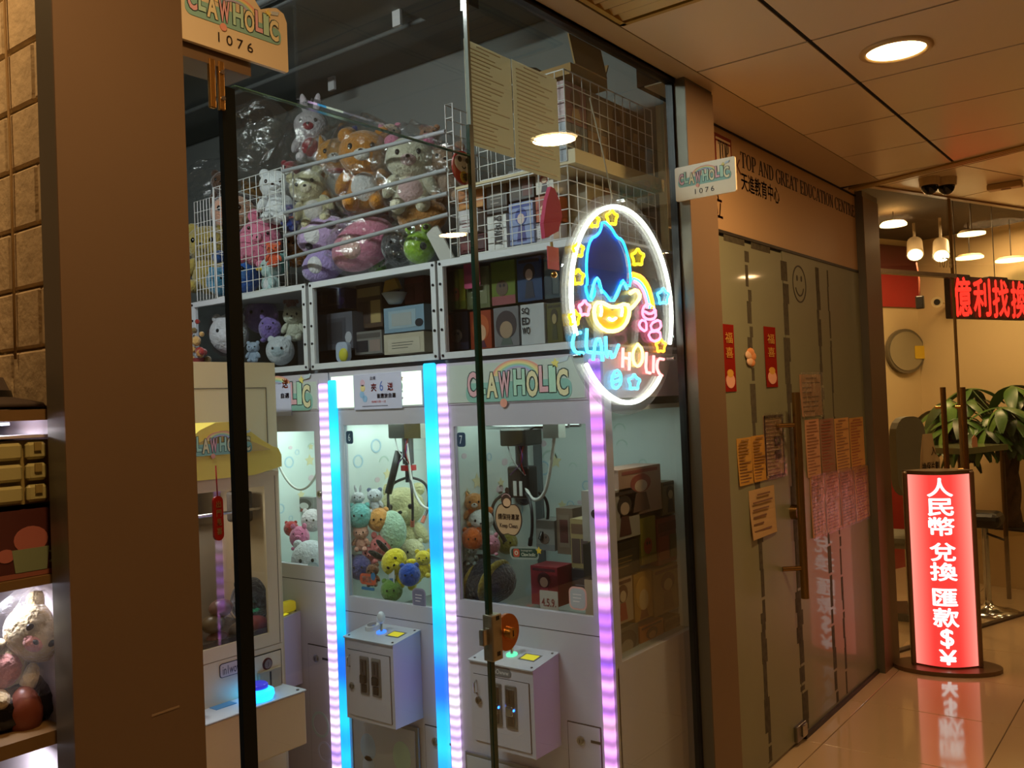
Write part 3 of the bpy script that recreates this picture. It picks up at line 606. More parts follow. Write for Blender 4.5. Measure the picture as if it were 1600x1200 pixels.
# ================================================================== FREE-STANDING LIGHT BOX
BC = V((.289, 5.189, 0)); dirc = (CAM-BC); dirc.z = 0; dirc.normalize(); RB = Matrix.Rotation(math.atan2(dirc.y, dirc.x)+math.pi/2+.10, 4, 'Z')
def LB(mb):
    for i, v in enumerate(mb.v): mb.v[i] = BC+RB @ v
    return mb
t = thing('light_box', 'upright red illuminated sign with white exchange characters on an oval base', 'light box', BC)
BR = M('light_box_bronze', (116, 92, 66), rough=.35, metal=.5)
prof = [(math.cos(math.radians(a_))*.265, math.sin(math.radians(a_))*.155) for a_ in range(0, 360, 12)]
part(LB(MB().prism(prof, (0, 0, 0), X_, Y_, .022)), 'base', BR, t)
def lens(k=1, n=14): # pointed-oval plan
    P = [(-.155*k+.31*k*i/n, -.075*k*math.sin(math.pi*i/n)) for i in range(n+1)]; return P+[(x, -y) for x, y in reversed(P[1:-1])]
wl = .148
face = [(-wl+2*wl*i/12, -.02-.06*math.sin(math.pi*i/12)) for i in range(13)]
def curved(z0, z1, off, mat=0, f0=0, f1=12):
    mb = MB(); vs = []; fs = []
    for i in range(f0, f1+1):
        x, y = face[i]; vs += [(x, y-off, z0), (x, y-off, z1)]
    for i in range(f1-f0): fs.append((2*i, 2*i+2, 2*i+3, 2*i+1))
    return mb.add(vs, fs, mat, True)
red = M('light_box_red_face', (150, 30, 24), rough=.25, es=1.55, ecol=(255, 74, 66))
lf = part(LB(curved(.03, 1.03, 0)), 'lit_face', red, t)
ga = lf.data.attributes.new('tube_glow', 'FLOAT', 'POINT')
for i in range(len(lf.data.vertices)):
    x = face[i//2][0]/wl; ga.data[i].value = .60+.40*max(0, abs(x)-.35)**1.2+(.03 if i % 2 else 0)
nt = red.node_tree; an = nt.nodes.new('ShaderNodeAttribute'); an.attribute_name = 'tube_glow'; mrg = nt.nodes.new('ShaderNodeMath'); mrg.operation = 'MULTIPLY'; mrg.inputs[1].default_value = 1.55
nt.links.new(an.outputs['Fac'], mrg.inputs[0]); nt.links.new(mrg.outputs[0], nt.nodes['Principled BSDF'].inputs['Emission Strength'])
vr = nt.nodes.new('ShaderNodeValToRGB'); vr.color_ramp.elements[0].position = .62; vr.color_ramp.elements[0].color = lin((250, 66, 60)); vr.color_ramp.elements[1].position = 1.0; vr.color_ramp.elements[1].color = lin((255, 168, 150)); nt.links.new(an.outputs['Fac'], vr.inputs[0]); nt.links.new(vr.outputs[0], nt.nodes['Principled BSDF'].inputs['Emission Color'])
mb = MB(); vs = [(x, -y, z) for x, y in face for z in (.03, 1.03)]; mb.add(vs, [(2*i, 2*i+1, 2*i+3, 2*i+2) for i in range(12)], 0, True); part(LB(mb), 'rear_face', red, t)
for s in (-1, 1): part(LB(MB().rbox(s*wl-.012+s*.012, s*wl+.012+s*.012, -.032, .032, .02, 1.045, b=.008)), 'side_profile', BR, t)
capp = [(x*1.2, y*1.12) for x, y in lens(.97)]
part(LB(MB().prism([(x*1.02, y*1.1) for x, y in lens(1.08)], (0, 0, 1.03), X_, Y_, .02)), 'top_cap', BR, t)
part(LB(MB().prism([(x, y) for x, y in lens(1.04)], (0, 0, .018), X_, Y_, .014)), 'bottom_cap', BR, t)
wm = emitM('light_box_white', (255, 244, 240), 1.7)
zt = 1.0
for ch, z0, z1, w_ in (('人', .918, 1.012, .12), ('民', .818, .905, .12), ('幣', .715, .808, .12), ('兌', .582, .675, .12), ('換', .480, .572, .125), ('匯', .350, .435, .115), ('款', .240, .335, .12), ('$', .13, .228, .06), ('¥', .03+.015, .118, .08)):
    mb = MB(); vs, fs = glyphs(ch, 0); vs = list(vs); todo = [tuple(f) for f in fs]; fs = []
    while todo:                                        # fine triangles so that the strokes follow the curved face
        f = todo.pop()
        if len(f) > 3: todo += [(f[0], f[i], f[i+1]) for i in range(1, len(f)-1)]; continue
        L_ = [abs(vs[f[i]][0]-vs[f[(i+1) % 3]][0])*w_ for i in range(3)]; i = L_.index(max(L_))
        if L_[i] > .012:
            a_, b_, c_ = f[i], f[(i+1) % 3], f[(i+2) % 3]; vs.append(((vs[a_][0]+vs[b_][0])/2, (vs[a_][1]+vs[b_][1])/2)); m_ = len(vs)-1; todo += [(a_, m_, c_), (m_, b_, c_)]
        else: fs.append(f)
    for dx, dz in ((-.0028, 0), (.0028, 0), (0, -.0028), (0, .0028), (-.002, .002), (.002, -.002)):
        q = []
        for a_, b_ in vs:
            x = (a_-.5)*w_+dx; y = -.02-.06*math.sin(math.pi*(x+wl)/(2*wl))-.0025; q.append((x, y, z0+b_*(z1-z0)+dz))
        a, b, c = (V(q[i]) for i in fs[0][:3]); fl_ = (b-a).cross(c-a).y > 0
        mb.add(q, [f[::-1] if fl_ else f for f in fs])
    part(LB(mb), 'lettering', wm, t)
# ================================================================== EXCHANGE SHOP PAST THE BEND
S1, T1, HZ = 2.6, -1.5, 2.75
struct(MB().obox(P2(S1, T1-.1, 0), E1*.1, E2*(-T1+.1-.02), Z_*HZ), 'wall_shop_end', CREAMW)
bw = struct(MB().obox(P2(-.6, T1-.1, 0), E1*3.3, E2*.1, Z_*HZ), 'wall_shop_back', CREAMW)
struct(MB().obox(P2(-.6, T1-.1, HZ), E1*3.4, E2*(1.6-.03), Z_*.05), 'ceiling_shop_dark', M('dark_ceiling_paint', (34, 27, 20), rough=.8))
struct(MB().obox(P2(-.62, T1-.1, 0), E1*.05, E2*1.45, Z_*HZ), 'wall_shop_near', CREAMW)
def on_s(px, py, s): return atp(px, py, O2+E1*s, E1)
def on_b(px, py): return atp(px, py, O2+E2*T1, E2)
def bpart(xl, xr, yt, yb, name, mat, th=.02):
    a = on_b(xl, (yt+yb)/2); b = on_b(xr, (yt+yb)/2); z1 = on_b((xl+xr)/2, yt).z; z0 = on_b((xl+xr)/2, yb).z
    s0, s1 = st(a)[0], st(b)[0]; return part(MB().obox(P2(s0, T1, z0), E1*(s1-s0), E2*th, Z_*(z1-z0)), name, mat, bw)
REDP = M('red_lacquer_panel', (158, 30, 30), rough=.35)
bpart(1370, 1432, 428, 480, 'red_panel', REDP); bpart(1370, 1436, 385, 424, 'dark_panel', M('dark_red_panel', (92, 30, 28), rough=.5))
bpart(1370, 1422, 735, 905, 'red_panel', REDP, .05)
GL2 = glassM('exchange_glass', (.93, .95, .92), f0=.045)
gw = struct(MB().obox(P2(-.3, -.005, .01), E1*.965, E2*.01, Z_*2.14), 'window_4', GL2)
part(MB().obox(P2(-.3, -.02, 2.15), E1*.99, E2*.04, Z_*.025), 'transom_rail', steel('8a7a60'), gw)
part(MB().obox(P2(-.3, -.005, 2.175), E1*.985, E2*.01, Z_*(H2-2.175)), 'transom_pane', GL2, gw)
part(MB().obox(P2(-.3, -.02, 0), E1*4, E2*.04, Z_*.012), 'floor_track', M('floor_track', (74, 58, 40), rough=.5), gw)
gd = struct(MB().obox(P2(.685, -.005, .015), E1*2.2, E2*.01, Z_*(H2-.02)), 'window_5', GL2)
part(MB().obox(P2(.672, -.007, .015), E1*.012, E2*.014, Z_*(H2-.02)), 'glass_edge', M('glass_edge_amber', (120, 96, 56), rough=.15), gd)
part(MB().obox(P2(-.3, -.02, H2-.01), E1*4, E2*.04, Z_*.02), 'top_channel', M('amber_rail', (150, 116, 70), rough=.4), gd)
part(text(MB(), '1078', at2(1468, 418, .006), E1, Z_, .13, .065, offset=.01), 'number', M('frosted_number', (190, 176, 120), rough=.5), gw)
# door pull pairs
for px0, px1, lab in ((1473, 1479, 'tall bronze tube handle on the exchange shop glass, on the pillar side'), (1504, 1506, 'tall bronze tube handle on the exchange shop glass, beside the pane edge')):
    p = at2(px0, 605, .05); s = st(p)[0]
    t = part(MB().cyl(P2(s, .05, .92), P2(s, .05, p.z), .016, n=14), 'pull_handle', HB, gw if px0 < 1490 else gd, lab)
    part(MB().cyl(P2(s, .05, p.z-.12), P2(s+.0, .0, p.z-.12), .009, n=10), 'standoff', BRASS, t); part(MB().cyl(P2(s, .05, .98), P2(s, .0, .98), .009, n=10), 'standoff', BRASS, t)
# red LED characters hanging behind the pane
t = None; LEDR = emitM('led_red', (255, 40, 30), 2.6); BK = M('sign_backing', (44, 22, 16), rough=.6)
p0 = at2(1490, 494, -.10); p1 = at2(1490, 432, -.10); s0 = st(p0)[0]; hgt = p1.z-p0.z
pe = at2(1580, 494, -.10); adv = (st(pe)[0]-s0)/3
t = thing('led_sign', 'glowing red character sign with dark backing hanging inside the glass', 'LED sign', P2(s0, -.12, p0.z))
for k, ch in enumerate('億利找換'):
    o = P2(s0+adv*k+.01, -.10, p0.z)
    part(MB().prism(rpoly(-.015, -.012, adv*.97, hgt+.02-.012*(k % 2), .01), o, E1, Z_, -.012, 0, -.05), 'backing', BK, t)
    part(text(MB(), ch, o, E1, Z_, adv*.86, hgt*.96, .002, offset=.028, shear=.01), 'character', LEDR, t)
for k in range(2): part(MB().cyl(P2(s0+.1+adv*2*k, -.13, p0.z+hgt), P2(s0+.1+adv*2*k, -.13, HZ), .003, n=6), 'hanger', BLACK, t)
# hanging disc lamps and track spots
WL = emitM('lamp_disc_warm', (255, 220, 150), 6)
for k, (px, py, s_, w_, lab) in enumerate(((1396, 353, 1.2, .09, 'round hanging disc lamp near the pillar inside the exchange shop'), (1518, 367, 1.2, .085, 'round hanging disc lamp above the red characters'), (1515, 404, 2.2, .10, 'lower disc lamp above the red characters'), (1580, 408, 2.4, .11, 'disc lamp glowing near the end wall'))):
    p = on_s(px, py, s_); z = min(p.z, HZ-.05)
    t = thing('disc_lamp', lab, 'pendant lamp', (p.x, p.y, z), 'disc lamps in the exchange shop')
    part(MB().cyl((p.x, p.y, z), (p.x, p.y, z+.012), w_, n=24), 'lit_disc', WL, t); part(MB().cyl((p.x, p.y, z+.012), (p.x, p.y, z+.03), w_*1.03, w_*.8, n=24), 'shade', M('lamp_shade_white', (190, 170, 130)), t); part(MB().cyl((p.x, p.y, z+.03), (p.x, p.y, HZ), .004, n=6), 'rod', BLACK, t)
SPOT = emitM('spot_lens', (255, 232, 180), 22)
for k, (px, py, lab) in enumerate(((1430, 398, 'bright white track spotlight with a pink cord hanging below'), (1471, 400, 'bright white track spotlight beside the pane edge'))):
    p = on_s(px, py, 1.7); d = (CAM-p).normalized()*.6+V((0, 0, -.5)); d.normalize()
    t = thing('track_spotlight', lab, 'spotlight', p-d*.0, 'track spots in the exchange shop')
    part(MB().cyl(p-d*.16, p, .055, .06, n=18), 'barrel', M('spot_white', (196, 180, 150), rough=.4), t); part(MB().cyl(p, p+d*.004, .05, n=18), 'lens', SPOT, t)
    part(MB().cyl(p-d*.12, V(((p-d*.12).x, (p-d*.12).y, HZ)), .01, n=8), 'stem', M('spot_white', (196, 180, 150), rough=.4), t)
a = on_s(1432, 410, 1.7); b = on_s(1437, 462, 1.7)
t = thing('power_cord', 'pink cord with a black plug dangling under the spotlight', 'cord', b)
part(MB().tube([a, a*.5+b*.5+E2*.01, b], .006, 6), 'cord', M('pink_cord', (190, 110, 90)), t); part(MB().rbox(b.x-.03, b.x+.03, b.y-.02, b.y+.02, b.z-.10, b.z, b=.01), 'plug', BLACK, t)
light('exchange_lamp', 'AREA', P2(1.1, -.8, HZ-.06), 30, WARM, .5)
light('exchange_lamp', 'AREA', P2(2.1, -.5, HZ-.06), 16, WARM, .4)
# small wall camera, wall tray, chair, card
p = on_s(1464, 472, 2.4); t = thing('wall_camera', 'small white bullet camera on the end wall below the spotlight', 'camera', p)
part(MB().cyl(p, p+(CAM-p).normalized()*.09, .045, n=16), 'body', M('camera_white', (200, 180, 140)), t); q_ = p+(CAM-p).normalized()*.091; part(MB().cyl(q_, q_+(CAM-p).normalized()*.003, .025, n=14), 'lens', BLACK, t); part(MB().cyl(p, V((p.x, p.y, p.z))+E1*.2, .012, n=8), 'bracket', M('camera_white', (200, 180, 140)), t)
p = on_b(1411, 549); t = thing('oval_mirror', 'grey oval mirror tray with a yellow tag on the back wall', 'mirror', p-Z_*.2)
part(MB().prism(ovalpoly(0, 0, .26, .19, 28), p+E2*.01, E1, Z_, .025), 'rim', M('oval_rim', (100, 92, 74), rough=.4), t); part(MB().prism(ovalpoly(0, 0, .235, .165, 28), p+E2*.036, E1, Z_, .004), 'face', M('oval_face', (150, 140, 112), rough=.2), t)
q_ = on_b(1428, 550); part(MB().prism(rpoly(-.05, -.06, .09, .05, .01), q_+E2*.042, E1, Z_, .004), 'tag', paint((214, 180, 40)), t)
# counter with chair and notice
p = on_s(1413, 690, .8); t = thing('office_chair', 'grey upholstered chair back behind the glass near the pillar', 'chair', (p.x, p.y, 0))
part(MB().prism(rpoly(-.16, -.02, .16, .50, .12), (p.x, p.y, .80), E1, Z_, .05), 'backrest', M('chair_grey', (112, 110, 96), rough=.8), t); part(MB().rbox(p.x-.2, p.x+.2, p.y-.2, p.y+.2, .45, .53, b=.04), 'seat', M('chair_grey', (112, 110, 96), rough=.8), t); part(MB().cyl((p.x, p.y, .04), (p.x, p.y, .45), .03), 'post', CHROME, t); part(MB().cyl((p.x, p.y, 0), (p.x, p.y, .04), .24, .2, n=20), 'foot', BLACK, t)
part(MB().obox(V((p.x, p.y, .53))-E1*.02, E1*.04, E2*.03, Z_*.3), 'back_bar', BLACK, t)
p = at2(1452, 705, -.06); z0 = at2(1452, 735, -.06).z; s = st(p)[0]
t = thing('notice_card', 'white notice card with black handwriting standing behind the light box', 'notice', P2(s, -.06, z0))
part(MB().prism([(-.10, -.12), (.10, -.12), (.10, .06), (.06, .10), (.03, .22), (-.06, .22), (-.09, .10), (-.10, .02)], P2(s, -.06, z0), E1, Z_, .004), 'card', paint((206, 178, 140)), t)
part(text(MB(), '換保片劃', P2(s-.085, -.055, z0+.0), E1, Z_, .17, .05, .001, offset=.02), 'lettering', INK, t); part(text(MB(), '入', P2(s+.01, -.055, z0+.09), E1, Z_, .05, .05, .001, offset=.02), 'lettering', INK, t)
part(MB().obox(P2(s-.12, -.10, z0-.16), E1*.24, E2*.08, Z_*.04), 'stand', BR, t); part(MB().obox(P2(s-.015, -.075, 0), E1*.03, E2*.03, Z_*(z0-.12)), 'post', BR, t)
# glass-topped counter
t = thing('glass_counter', 'greenish glass counter shelf with small price card beside the plant', 'counter', P2(1.2, -.45, 0))
zc = on_s(1560, 706, 1.2).z
part(MB().obox(P2(1.15, -.62, zc-.02), E1*.52, E2*.36, Z_*.04), 'top', M('green_counter_glass', (110, 112, 80), rough=.12, spec=.7), t)
for s, u in ((1.18, -.60), (1.64, -.60), (1.64, -.29)): part(MB().cyl(P2(s, u, 0), P2(s, u, zc-.02), .015, n=10), 'leg', steel('6e5c40'), t)
p = P2(1.3, -.30, zc+.02); solo(MB().prism([(0, 0), (.06, 0), (.06, .06), (.03, .08), (0, .06)], p, E1, Z_, .003), 'price_card', paint((206, 140, 110)), 'small pinkish card standing on the glass counter', 'card')
# stool
p = at(1545, 957, 2, 0); t = thing('bar_stool', 'chrome footed stool with black seat beside the light box', 'stool', (p.x, p.y, 0))
part(MB().lathe([(.0, .0), (.19, 0), (.19, .008), (.10, .025), (.035, .05), (.022, .08)], (p.x, p.y, 0), n=28), 'foot', CHROME, t); part(MB().cyl((p.x, p.y, .06), (p.x, p.y, .56), .022), 'post', CHROME, t)
part(MB().rbox(p.x-.13, p.x+.11, p.y-.12, p.y+.12, .56, .66, b=.045, seg=3), 'seat', BLACK, t); part(MB().cyl((p.x, p.y, .52), (p.x+.12, p.y-.06, .49), .008, n=8), 'lever', BLACK, t)
# money tree in planter
p = at(1580, 915, 2, 0); PC = V((p.x+.05, p.y+.1, 0)); PH = at(1575, 830, 1, PC.y-.2).z
t = thing('potted_tree', 'broad-leaved indoor tree with twisted trunk in a square cream planter', 'potted plant', PC)
part(MB().prism([(-.2, -.2), (.26, -.2), (.26, .26), (-.2, .26)], PC, E1, -E2, -PH), 'planter', M('planter_cream', (196, 170, 122), rough=.35), t) if False else part(MB().obox(PC-E1*.2-E2*.22, E1*.44, E2*.44, Z_*PH), 'planter', M('planter_cream', (196, 170, 122), rough=.35), t)
part(MB().obox(PC-E1*.18-E2*.20+Z_*PH, E1*.40, E2*.40, Z_*.012), 'soil', M('dark_soil', (40, 30, 20), rough=.95, bump=.6, bs=60), t)
tr = V((PC.x-.02, PC.y-.05, PH)); TB = M('tree_bark', (78, 56, 38), rough=.9, var=.25, vs=18, bump=.7, bs=40)
mb = MB()
for k in range(3):
    mb.tube([tr+V((.028*math.cos(z*8+k*2.09), .028*math.sin(z*8+k*2.09), z)) for z in [i*.04 for i in range(17)]], .034, 8)
part(mb, 'trunk', TB, t)
rl = random.Random(11); LG = [M('leaf_green', (58, 92, 34), rough=.35, var=.15, vs=12), M('leaf_green', (84, 120, 48), rough=.35, var=.15, vs=12), M('leaf_green', (40, 62, 28), rough=.4, var=.15, vs=12)]
crown = tr+V((-.10, -.10, .74))
leafm = []
for m_ in LG:
    mb = MB(); vs = []; fs = []; n = 6
    for i in range(n+1):
        f = i/n; wd = .032*math.sin(math.pi*min(1, f*.9+.05))**.8; z = -.10*f*f
        for sgn in (-1, 0, 1): vs.append((f*.17, sgn*wd, z-(0 if sgn == 0 else .006)))
    for i in range(n):
        a_ = i*3; fs += [(a_, a_+3, a_+4, a_+1), (a_+1, a_+4, a_+5, a_+2)]
    leafm.append(mb.add(vs, fs, 0, True).mesh('leaf', m_))
stems = MB()
for k in range(48):
    ang = rl.uniform(0, 2*math.pi); el = rl.uniform(-.5, 1.2); L = rl.uniform(.10, .40)
    tip = crown+V((math.cos(ang)*math.cos(el)*L, math.sin(ang)*math.cos(el)*L, math.sin(el)*L*.85+.02))
    stems.tube([tr+V((0, 0, .6)), (tr+V((0, 0, .62))+tip)/2+V((0, 0, .05)), tip], .005, 5)
    for j in range(6):
        if k*6+j > 290: break
        o = link('leaf', leafm[(k+j) % 3 if rl.random() > .4 else 0], t); o.location = tip-PC
        o.rotation_euler = (rl.uniform(-.3, .3), rl.uniform(-.2, .6), ang+(j-2.5)*.75+rl.uniform(-.2, .2)); sc = rl.uniform(1.0, 1.55); o.scale = (sc, sc, sc)
part(stems, 'branches', M('leaf_stem', (74, 92, 44), rough=.6), t)
# dome cameras and call point on the corridor ceiling
for px, lab in ((1452, 'white dome camera on the ceiling nearer the shop pillar'), (1478, 'white dome camera on the ceiling next to its twin, away from the pillar')):
    p = at(px, 278, 2, H2); t = thing('dome_camera', lab, 'camera', (p.x, p.y, p.z-.12), 'ceiling dome cameras')
    part(MB().cyl((p.x, p.y, p.z-.045), (p.x, p.y, p.z), .052, .056, n=22), 'housing', M('camera_white', (200, 180, 140)), t)
    part(MB().ell((p.x, p.y, p.z-.045), (.045, .045, .05), nu=18, nv=10), 'dome', M('smoked_dome', (10, 10, 10), rough=.08), t)
p = at(1570, 286, 2, H2); solo(MB().rbox(p.x-.09, p.x+.09, p.y-.04, p.y+.04, p.z-.035, p.z, b=.008).box(p.x-.02, p.x+.03, p.y-.015, p.y+.015, p.z-.037, p.z-.035, 1), 'ceiling_sensor', [M('sensor_plastic', (190, 160, 110), rough=.4), M('sensor_dark', (120, 90, 50))], 'small flat rectangular detector on the ceiling past the cameras', 'detector')
# ================================================================== CLAW MACHINES ALONG THE WALL
YF, YB = 2.30, 2.88; MZ = 1.64
INW = M('machine_inner_wall', (224, 234, 230), rough=.45)
GREYP = M('grey_profile', (120, 126, 130), rough=.35, metal=.5)
ACR = glassM('machine_pane', (.97, .985, .98), f0=.035)
PATT = [paint('b8d4e4'), paint('c8dcd0'), paint('e4ccd4'), paint('e8dcb0')]
def doodles(par, O, U, W, w_, h_, n, seed):
    r = random.Random(seed); mb = MB()
    for k in range(n):
        x, y = r.uniform(.05, .92)*w_, r.uniform(.05, .95)*h_; s = r.uniform(.012, .03); i = k % 4
        if i == 0: mb.prism(ringpoly(x, y, s*.75, s, 0, 359, 14), O, U, W, .0012, 0)
        elif i == 1: mb.prism(starpoly(x, y, s), O, U, W, .0012, 3)
        elif i == 2: mb.prism(ringpoly(x, y, s*1.2, s*1.5, 10, 170, 10), O, U, W, .0012, 1)
        else: mb.prism(ovalpoly(x, y, s*.8, s*.6, 10), O, U, W, .0012, 2)
    part(mb, 'wall_print', PATT, par)
LED_C = ledM('led_cyan', [(0, 80, 240), (0, 150, 252), (20, 210, 248), (100, 242, 250)], 1.9, 2.6)
LED_P = ledM('led_purple', [(130, 70, 255), (205, 120, 245), (255, 170, 235), (225, 225, 255)], 1.9, 9, seg=6.5)
LED_W = ledM('led_pale', [(190, 140, 255), (240, 200, 255), (255, 235, 250)], 1.8, 7, seg=9)
def lockcyl(p, N, par, r=.011, ringm=None):
    p = V(p); N = V(N); o = part(MB().cyl(p, p+N*.004, r*1.35, n=18), 'lock_ring', ringm or CHROME, par); part(MB().cyl(p+N*.004, p+N*.008, r, n=16), 'lock_core', steel('9a948a'), o); part(MB().obox(p+N*.0082-V((.001, .001, r*.5)), V((.002, .0005, 0)) if abs(N.y) > .5 else V((.0005, .002, 0)), Z_*r, N*.0006), 'keyhole', BLACK, o)
def coin_slot(par, x, z, lit):
    o = part(MB().rbox(x-.022, x+.022, 2.157, 2.166, z-.07, z+.06, b=.004), 'coin_mech', M('coin_mech_steel', (150, 148, 146), rough=.3, metal=.8), par)
    part(MB().rbox(x-.014, x+.014, 2.152, 2.158, z-.005, z+.05, b=.003), 'coin_entry', steel('6a6866'), o); part(MB().rbox(x-.013, x+.013, 2.146, 2.158, z-.03, z+.0, b=.004), 'return_lever', BLACK if not lit else CHROME, o)
    part(MB().rbox(x-.012, x+.012, 2.153, 2.158, z-.062, z-.034, b=.004), 'coin_cup', BLACK if not lit else steel('777'*2), o)
    part(MB().box(x-.002, x+.002, 2.1515, 2.153, z+.008, z+.045), 'coin_slit', BLACK, o)
    if lit: part(MB().ell((x+.012, 2.155, z-.012), .004, nu=8, nv=6), 'coin_light', emitM('blue_led', (40, 110, 255), 8), o)
def claw(par, cx, cy, z, style, tilt=0):
    o = part(MB().rbox(cx-.055, cx+.055, cy-.05, cy+.05, z+.05, z+.11, b=.006), 'claw_carriage', steel('5c5a58'), par)
    part(MB().cyl((cx-.15, cy, z+.115), (cx+.2, cy, z+.115), .008, n=8).cyl((cx-.15, cy+.07, z+.115), (cx+.2, cy+.07, z+.115), .008, n=8), 'claw_rails', CHROME, par)
    h = part(MB().cyl((cx, cy, z-.05), (cx, cy, z+.05), .022, n=14).cyl((cx, cy, z-.12), (cx, cy, z-.05), .014, n=12), 'claw_head', M('claw_metal', (96, 92, 96), rough=.3, metal=.7), par)
    part(MB().cyl((cx, cy, z-.075), (cx, cy, z-.055), .03, n=16), 'claw_collar', M('claw_red', (176, 36, 40), rough=.4) if style == 0 else BLACK, h)
    if style == 1: part(MB().rbox(cx-.045, cx+.045, cy-.03, cy+.03, z-.13, z-.02, b=.008), 'claw_motor', BLACK, h); part(MB().box(cx-.018, cx-.004, cy-.032, cy-.03, z-.12, z-.07).box(cx+.008, cx+.02, cy-.032, cy-.03, z-.12, z-.07), 'motor_label', paint((210, 210, 205)), h)
    zz = z-.10
    for k in range(3):
        a_ = math.radians(200+120*k); d = V((math.cos(a_), math.sin(a_), 0)); R_ = .11 if style == 0 else .14
        pts = [V((cx, cy, zz)), V((cx, cy, zz-.0))+d*R_*.6+Z_*-.02, V((cx, cy, zz))+d*R_*.85+Z_*-.06, V((cx, cy, zz))+d*R_*.8+Z_*-.13, V((cx, cy, zz))+d*R_*.55+Z_*-.17]
        g_ = part(MB().tube(smooth(pts, 2), .0055, 6), 'claw_prong', [M('claw_metal', (96, 92, 96), rough=.3, metal=.7), M('claw_dark', (34, 30, 34), rough=.4)][(k+style) % 2 if style == 0 else 1], h)
        part(MB().cyl(pts[-1]+d*.008+Z_*.012, pts[-1]-d*.006-Z_*.012, .008, n=8), 'prong_tip', M('claw_tip', (200, 110, 90)) if style == 0 else BLACK, g_)
    if style == 0: part(MB().tube([V((cx-.03, cy-.02, z)), V((cx-.05, cy-.04, z-.1)), V((cx-.065, cy-.05, z-.16))], .014, 8).tube([V((cx-.065, cy-.05, z-.16)), V((cx-.075, cy-.05, z-.27))], .004, 6), 'spring_arm', BLACK, h)
    rr = random.Random(5)
    for k in range(4): part(MB().tube(smooth([V((cx+rr.uniform(-.04, .04), cy-.03, z+.06)), V((cx+rr.uniform(-.06, .06), cy-.05, z)), V((cx+rr.uniform(-.04, .04), cy-.03, z-.05))], 2), .0025, 5), 'wire', [BLACK, M('wire_red', (150, 30, 30)), M('wire_white', (190, 190, 190)), M('wire_purple', (90, 40, 110))][k], h)
def machine(label, num, x0, x1, win, mq, leds, box=None, side_glass=False, lit=True, marq_lit=0):
    t = thing('claw_machine', label, 'claw machine', ((x0+x1)/2, (YF+YB)/2, 0), 'white claw machines along the wall')
    wx0, wx1, wz0, wz1 = win; ix0, ix1 = x0+.018, x1-.018
    fr = .018
    # shell
    part(MB().box(x0, x1, YF+.012, YB, 0, .70), 'base_cabinet', WHITE, t)
    lw_ = part(MB().box(x0, ix0, YF+.02, YB, .70, MZ), 'left_panel', INW, t)
    bk = part(MB().box(ix0, ix1, YB-.06, YB, .70, MZ), 'back_panel', INW, t)
    if side_glass:
        part(MB().box(ix1, x1, YF+.02, YB, .70, .712).box(ix1, x1, YF+.02, YB, 1.50, MZ).box(ix1, x1, YF+.02, YF+.04, .712, 1.5).box(ix1, x1, YB-.02, YB, .712, 1.5), 'right_frame', WHITE, t)
        part(MB().box(ix1+.006, x1-.006, YF+.04, YB-.02, .712, 1.5), 'side_pane', ACR, t)
    else: part(MB().box(ix1, x1, YF+.02, YB, .70, MZ), 'right_panel', INW, t)
    part(MB().box(ix0, ix1, YF+.02, YB-.06, MZ-.03, MZ), 'top_panel', WHITE, t)
    part(MB().box(ix0, ix1, YF+.03, YB-.06, 1.46, 1.475), 'lamp_tray', INW, t)
    doodles(lw_, (ix0, YB-.08, .95), -Y_, Z_, .42, .45, 22, num) if False else doodles(lw_, (ix0, YF+.06, .95), Y_, Z_, .42, .45, 24, num)
    doodles(bk, (ix0, YB-.06, .95), X_, Z_, ix1-ix0, .48, 26, num+9)
    part(MB().cyl((ix0+.05, YF+.10, 1.452), (ix1-.05, YF+.10, 1.452), .008, n=8), 'lamp_tube', emitM('tube_cool', (225, 255, 245), 5), t)
    light('machine_lamp', 'AREA', ((ix0+ix1)/2, 2.52, 1.45), 2.6 if lit else .9, (.88, 1, .96), ix1-ix0-.06, size_y=.3)
    part(MB().box(ix0, ix0+.03, YB-.075, YB-.06, .72, 1.46), 'corner_profile', GREYP, t)
    # front door with window
    dz0, dz1 = wz0-.055, 1.488; dx0, dx1 = wx0-.045, wx1+.045
    mb = MB()
    mb.box(dx0, wx0, YF, YF+.02, dz0, dz1).box(wx1, dx1, YF, YF+.02, dz0, dz1).box(wx0, wx1, YF, YF+.02, dz0, wz0).box(wx0, wx1, YF, YF+.02, wz1, dz1)
    dr = part(mb, 'window_door', WHITE, t)
    part(MB().box(wx0, wx1, YF+.007, YF+.012, wz0, wz1), 'pane', ACR, dr)
    for a_, b_ in ((wz0-.03, wz0+.03), (1.15, 1.25)): part(MB().box(dx0+.006, dx0+.009, YF-.003, YF, a_, b_), 'hinge', steel('77777a'), dr)
    lockcyl((wx1+.022, YF, (wz0+wz1)/2+.02), -Y_, dr, .010)
    part(MB().box(dx0-.003, dx0, YF+.002, YF+.02, dz0, dz1).box(dx1, dx1+.003, YF+.002, YF+.02, dz0, dz1).box(dx0, dx1, YF+.002, YF+.02, dz0-.003, dz0), 'door_gap', DARKGAP, dr)
    part(MB().box(x0, dx0-.003, YF+.001, YF+.02, .0, MZ).box(dx1+.003, x1, YF+.001, YF+.02, 0, MZ).box(dx0-.003, dx1+.003, YF+.001, YF+.02, 0, dz0-.003).box(dx0-.003, dx1+.003, YF+.001, YF+.02, dz1, MZ), 'front_panel', WHITE, t)
    # marquee
    m0, m1, mz0, mz1 = mq
    mm = M('marquee_lit', (230, 240, 225), rough=.3, es=1.3, ecol=(232, 255, 225)) if marq_lit else M('marquee_off', (196, 206, 198), rough=.3)
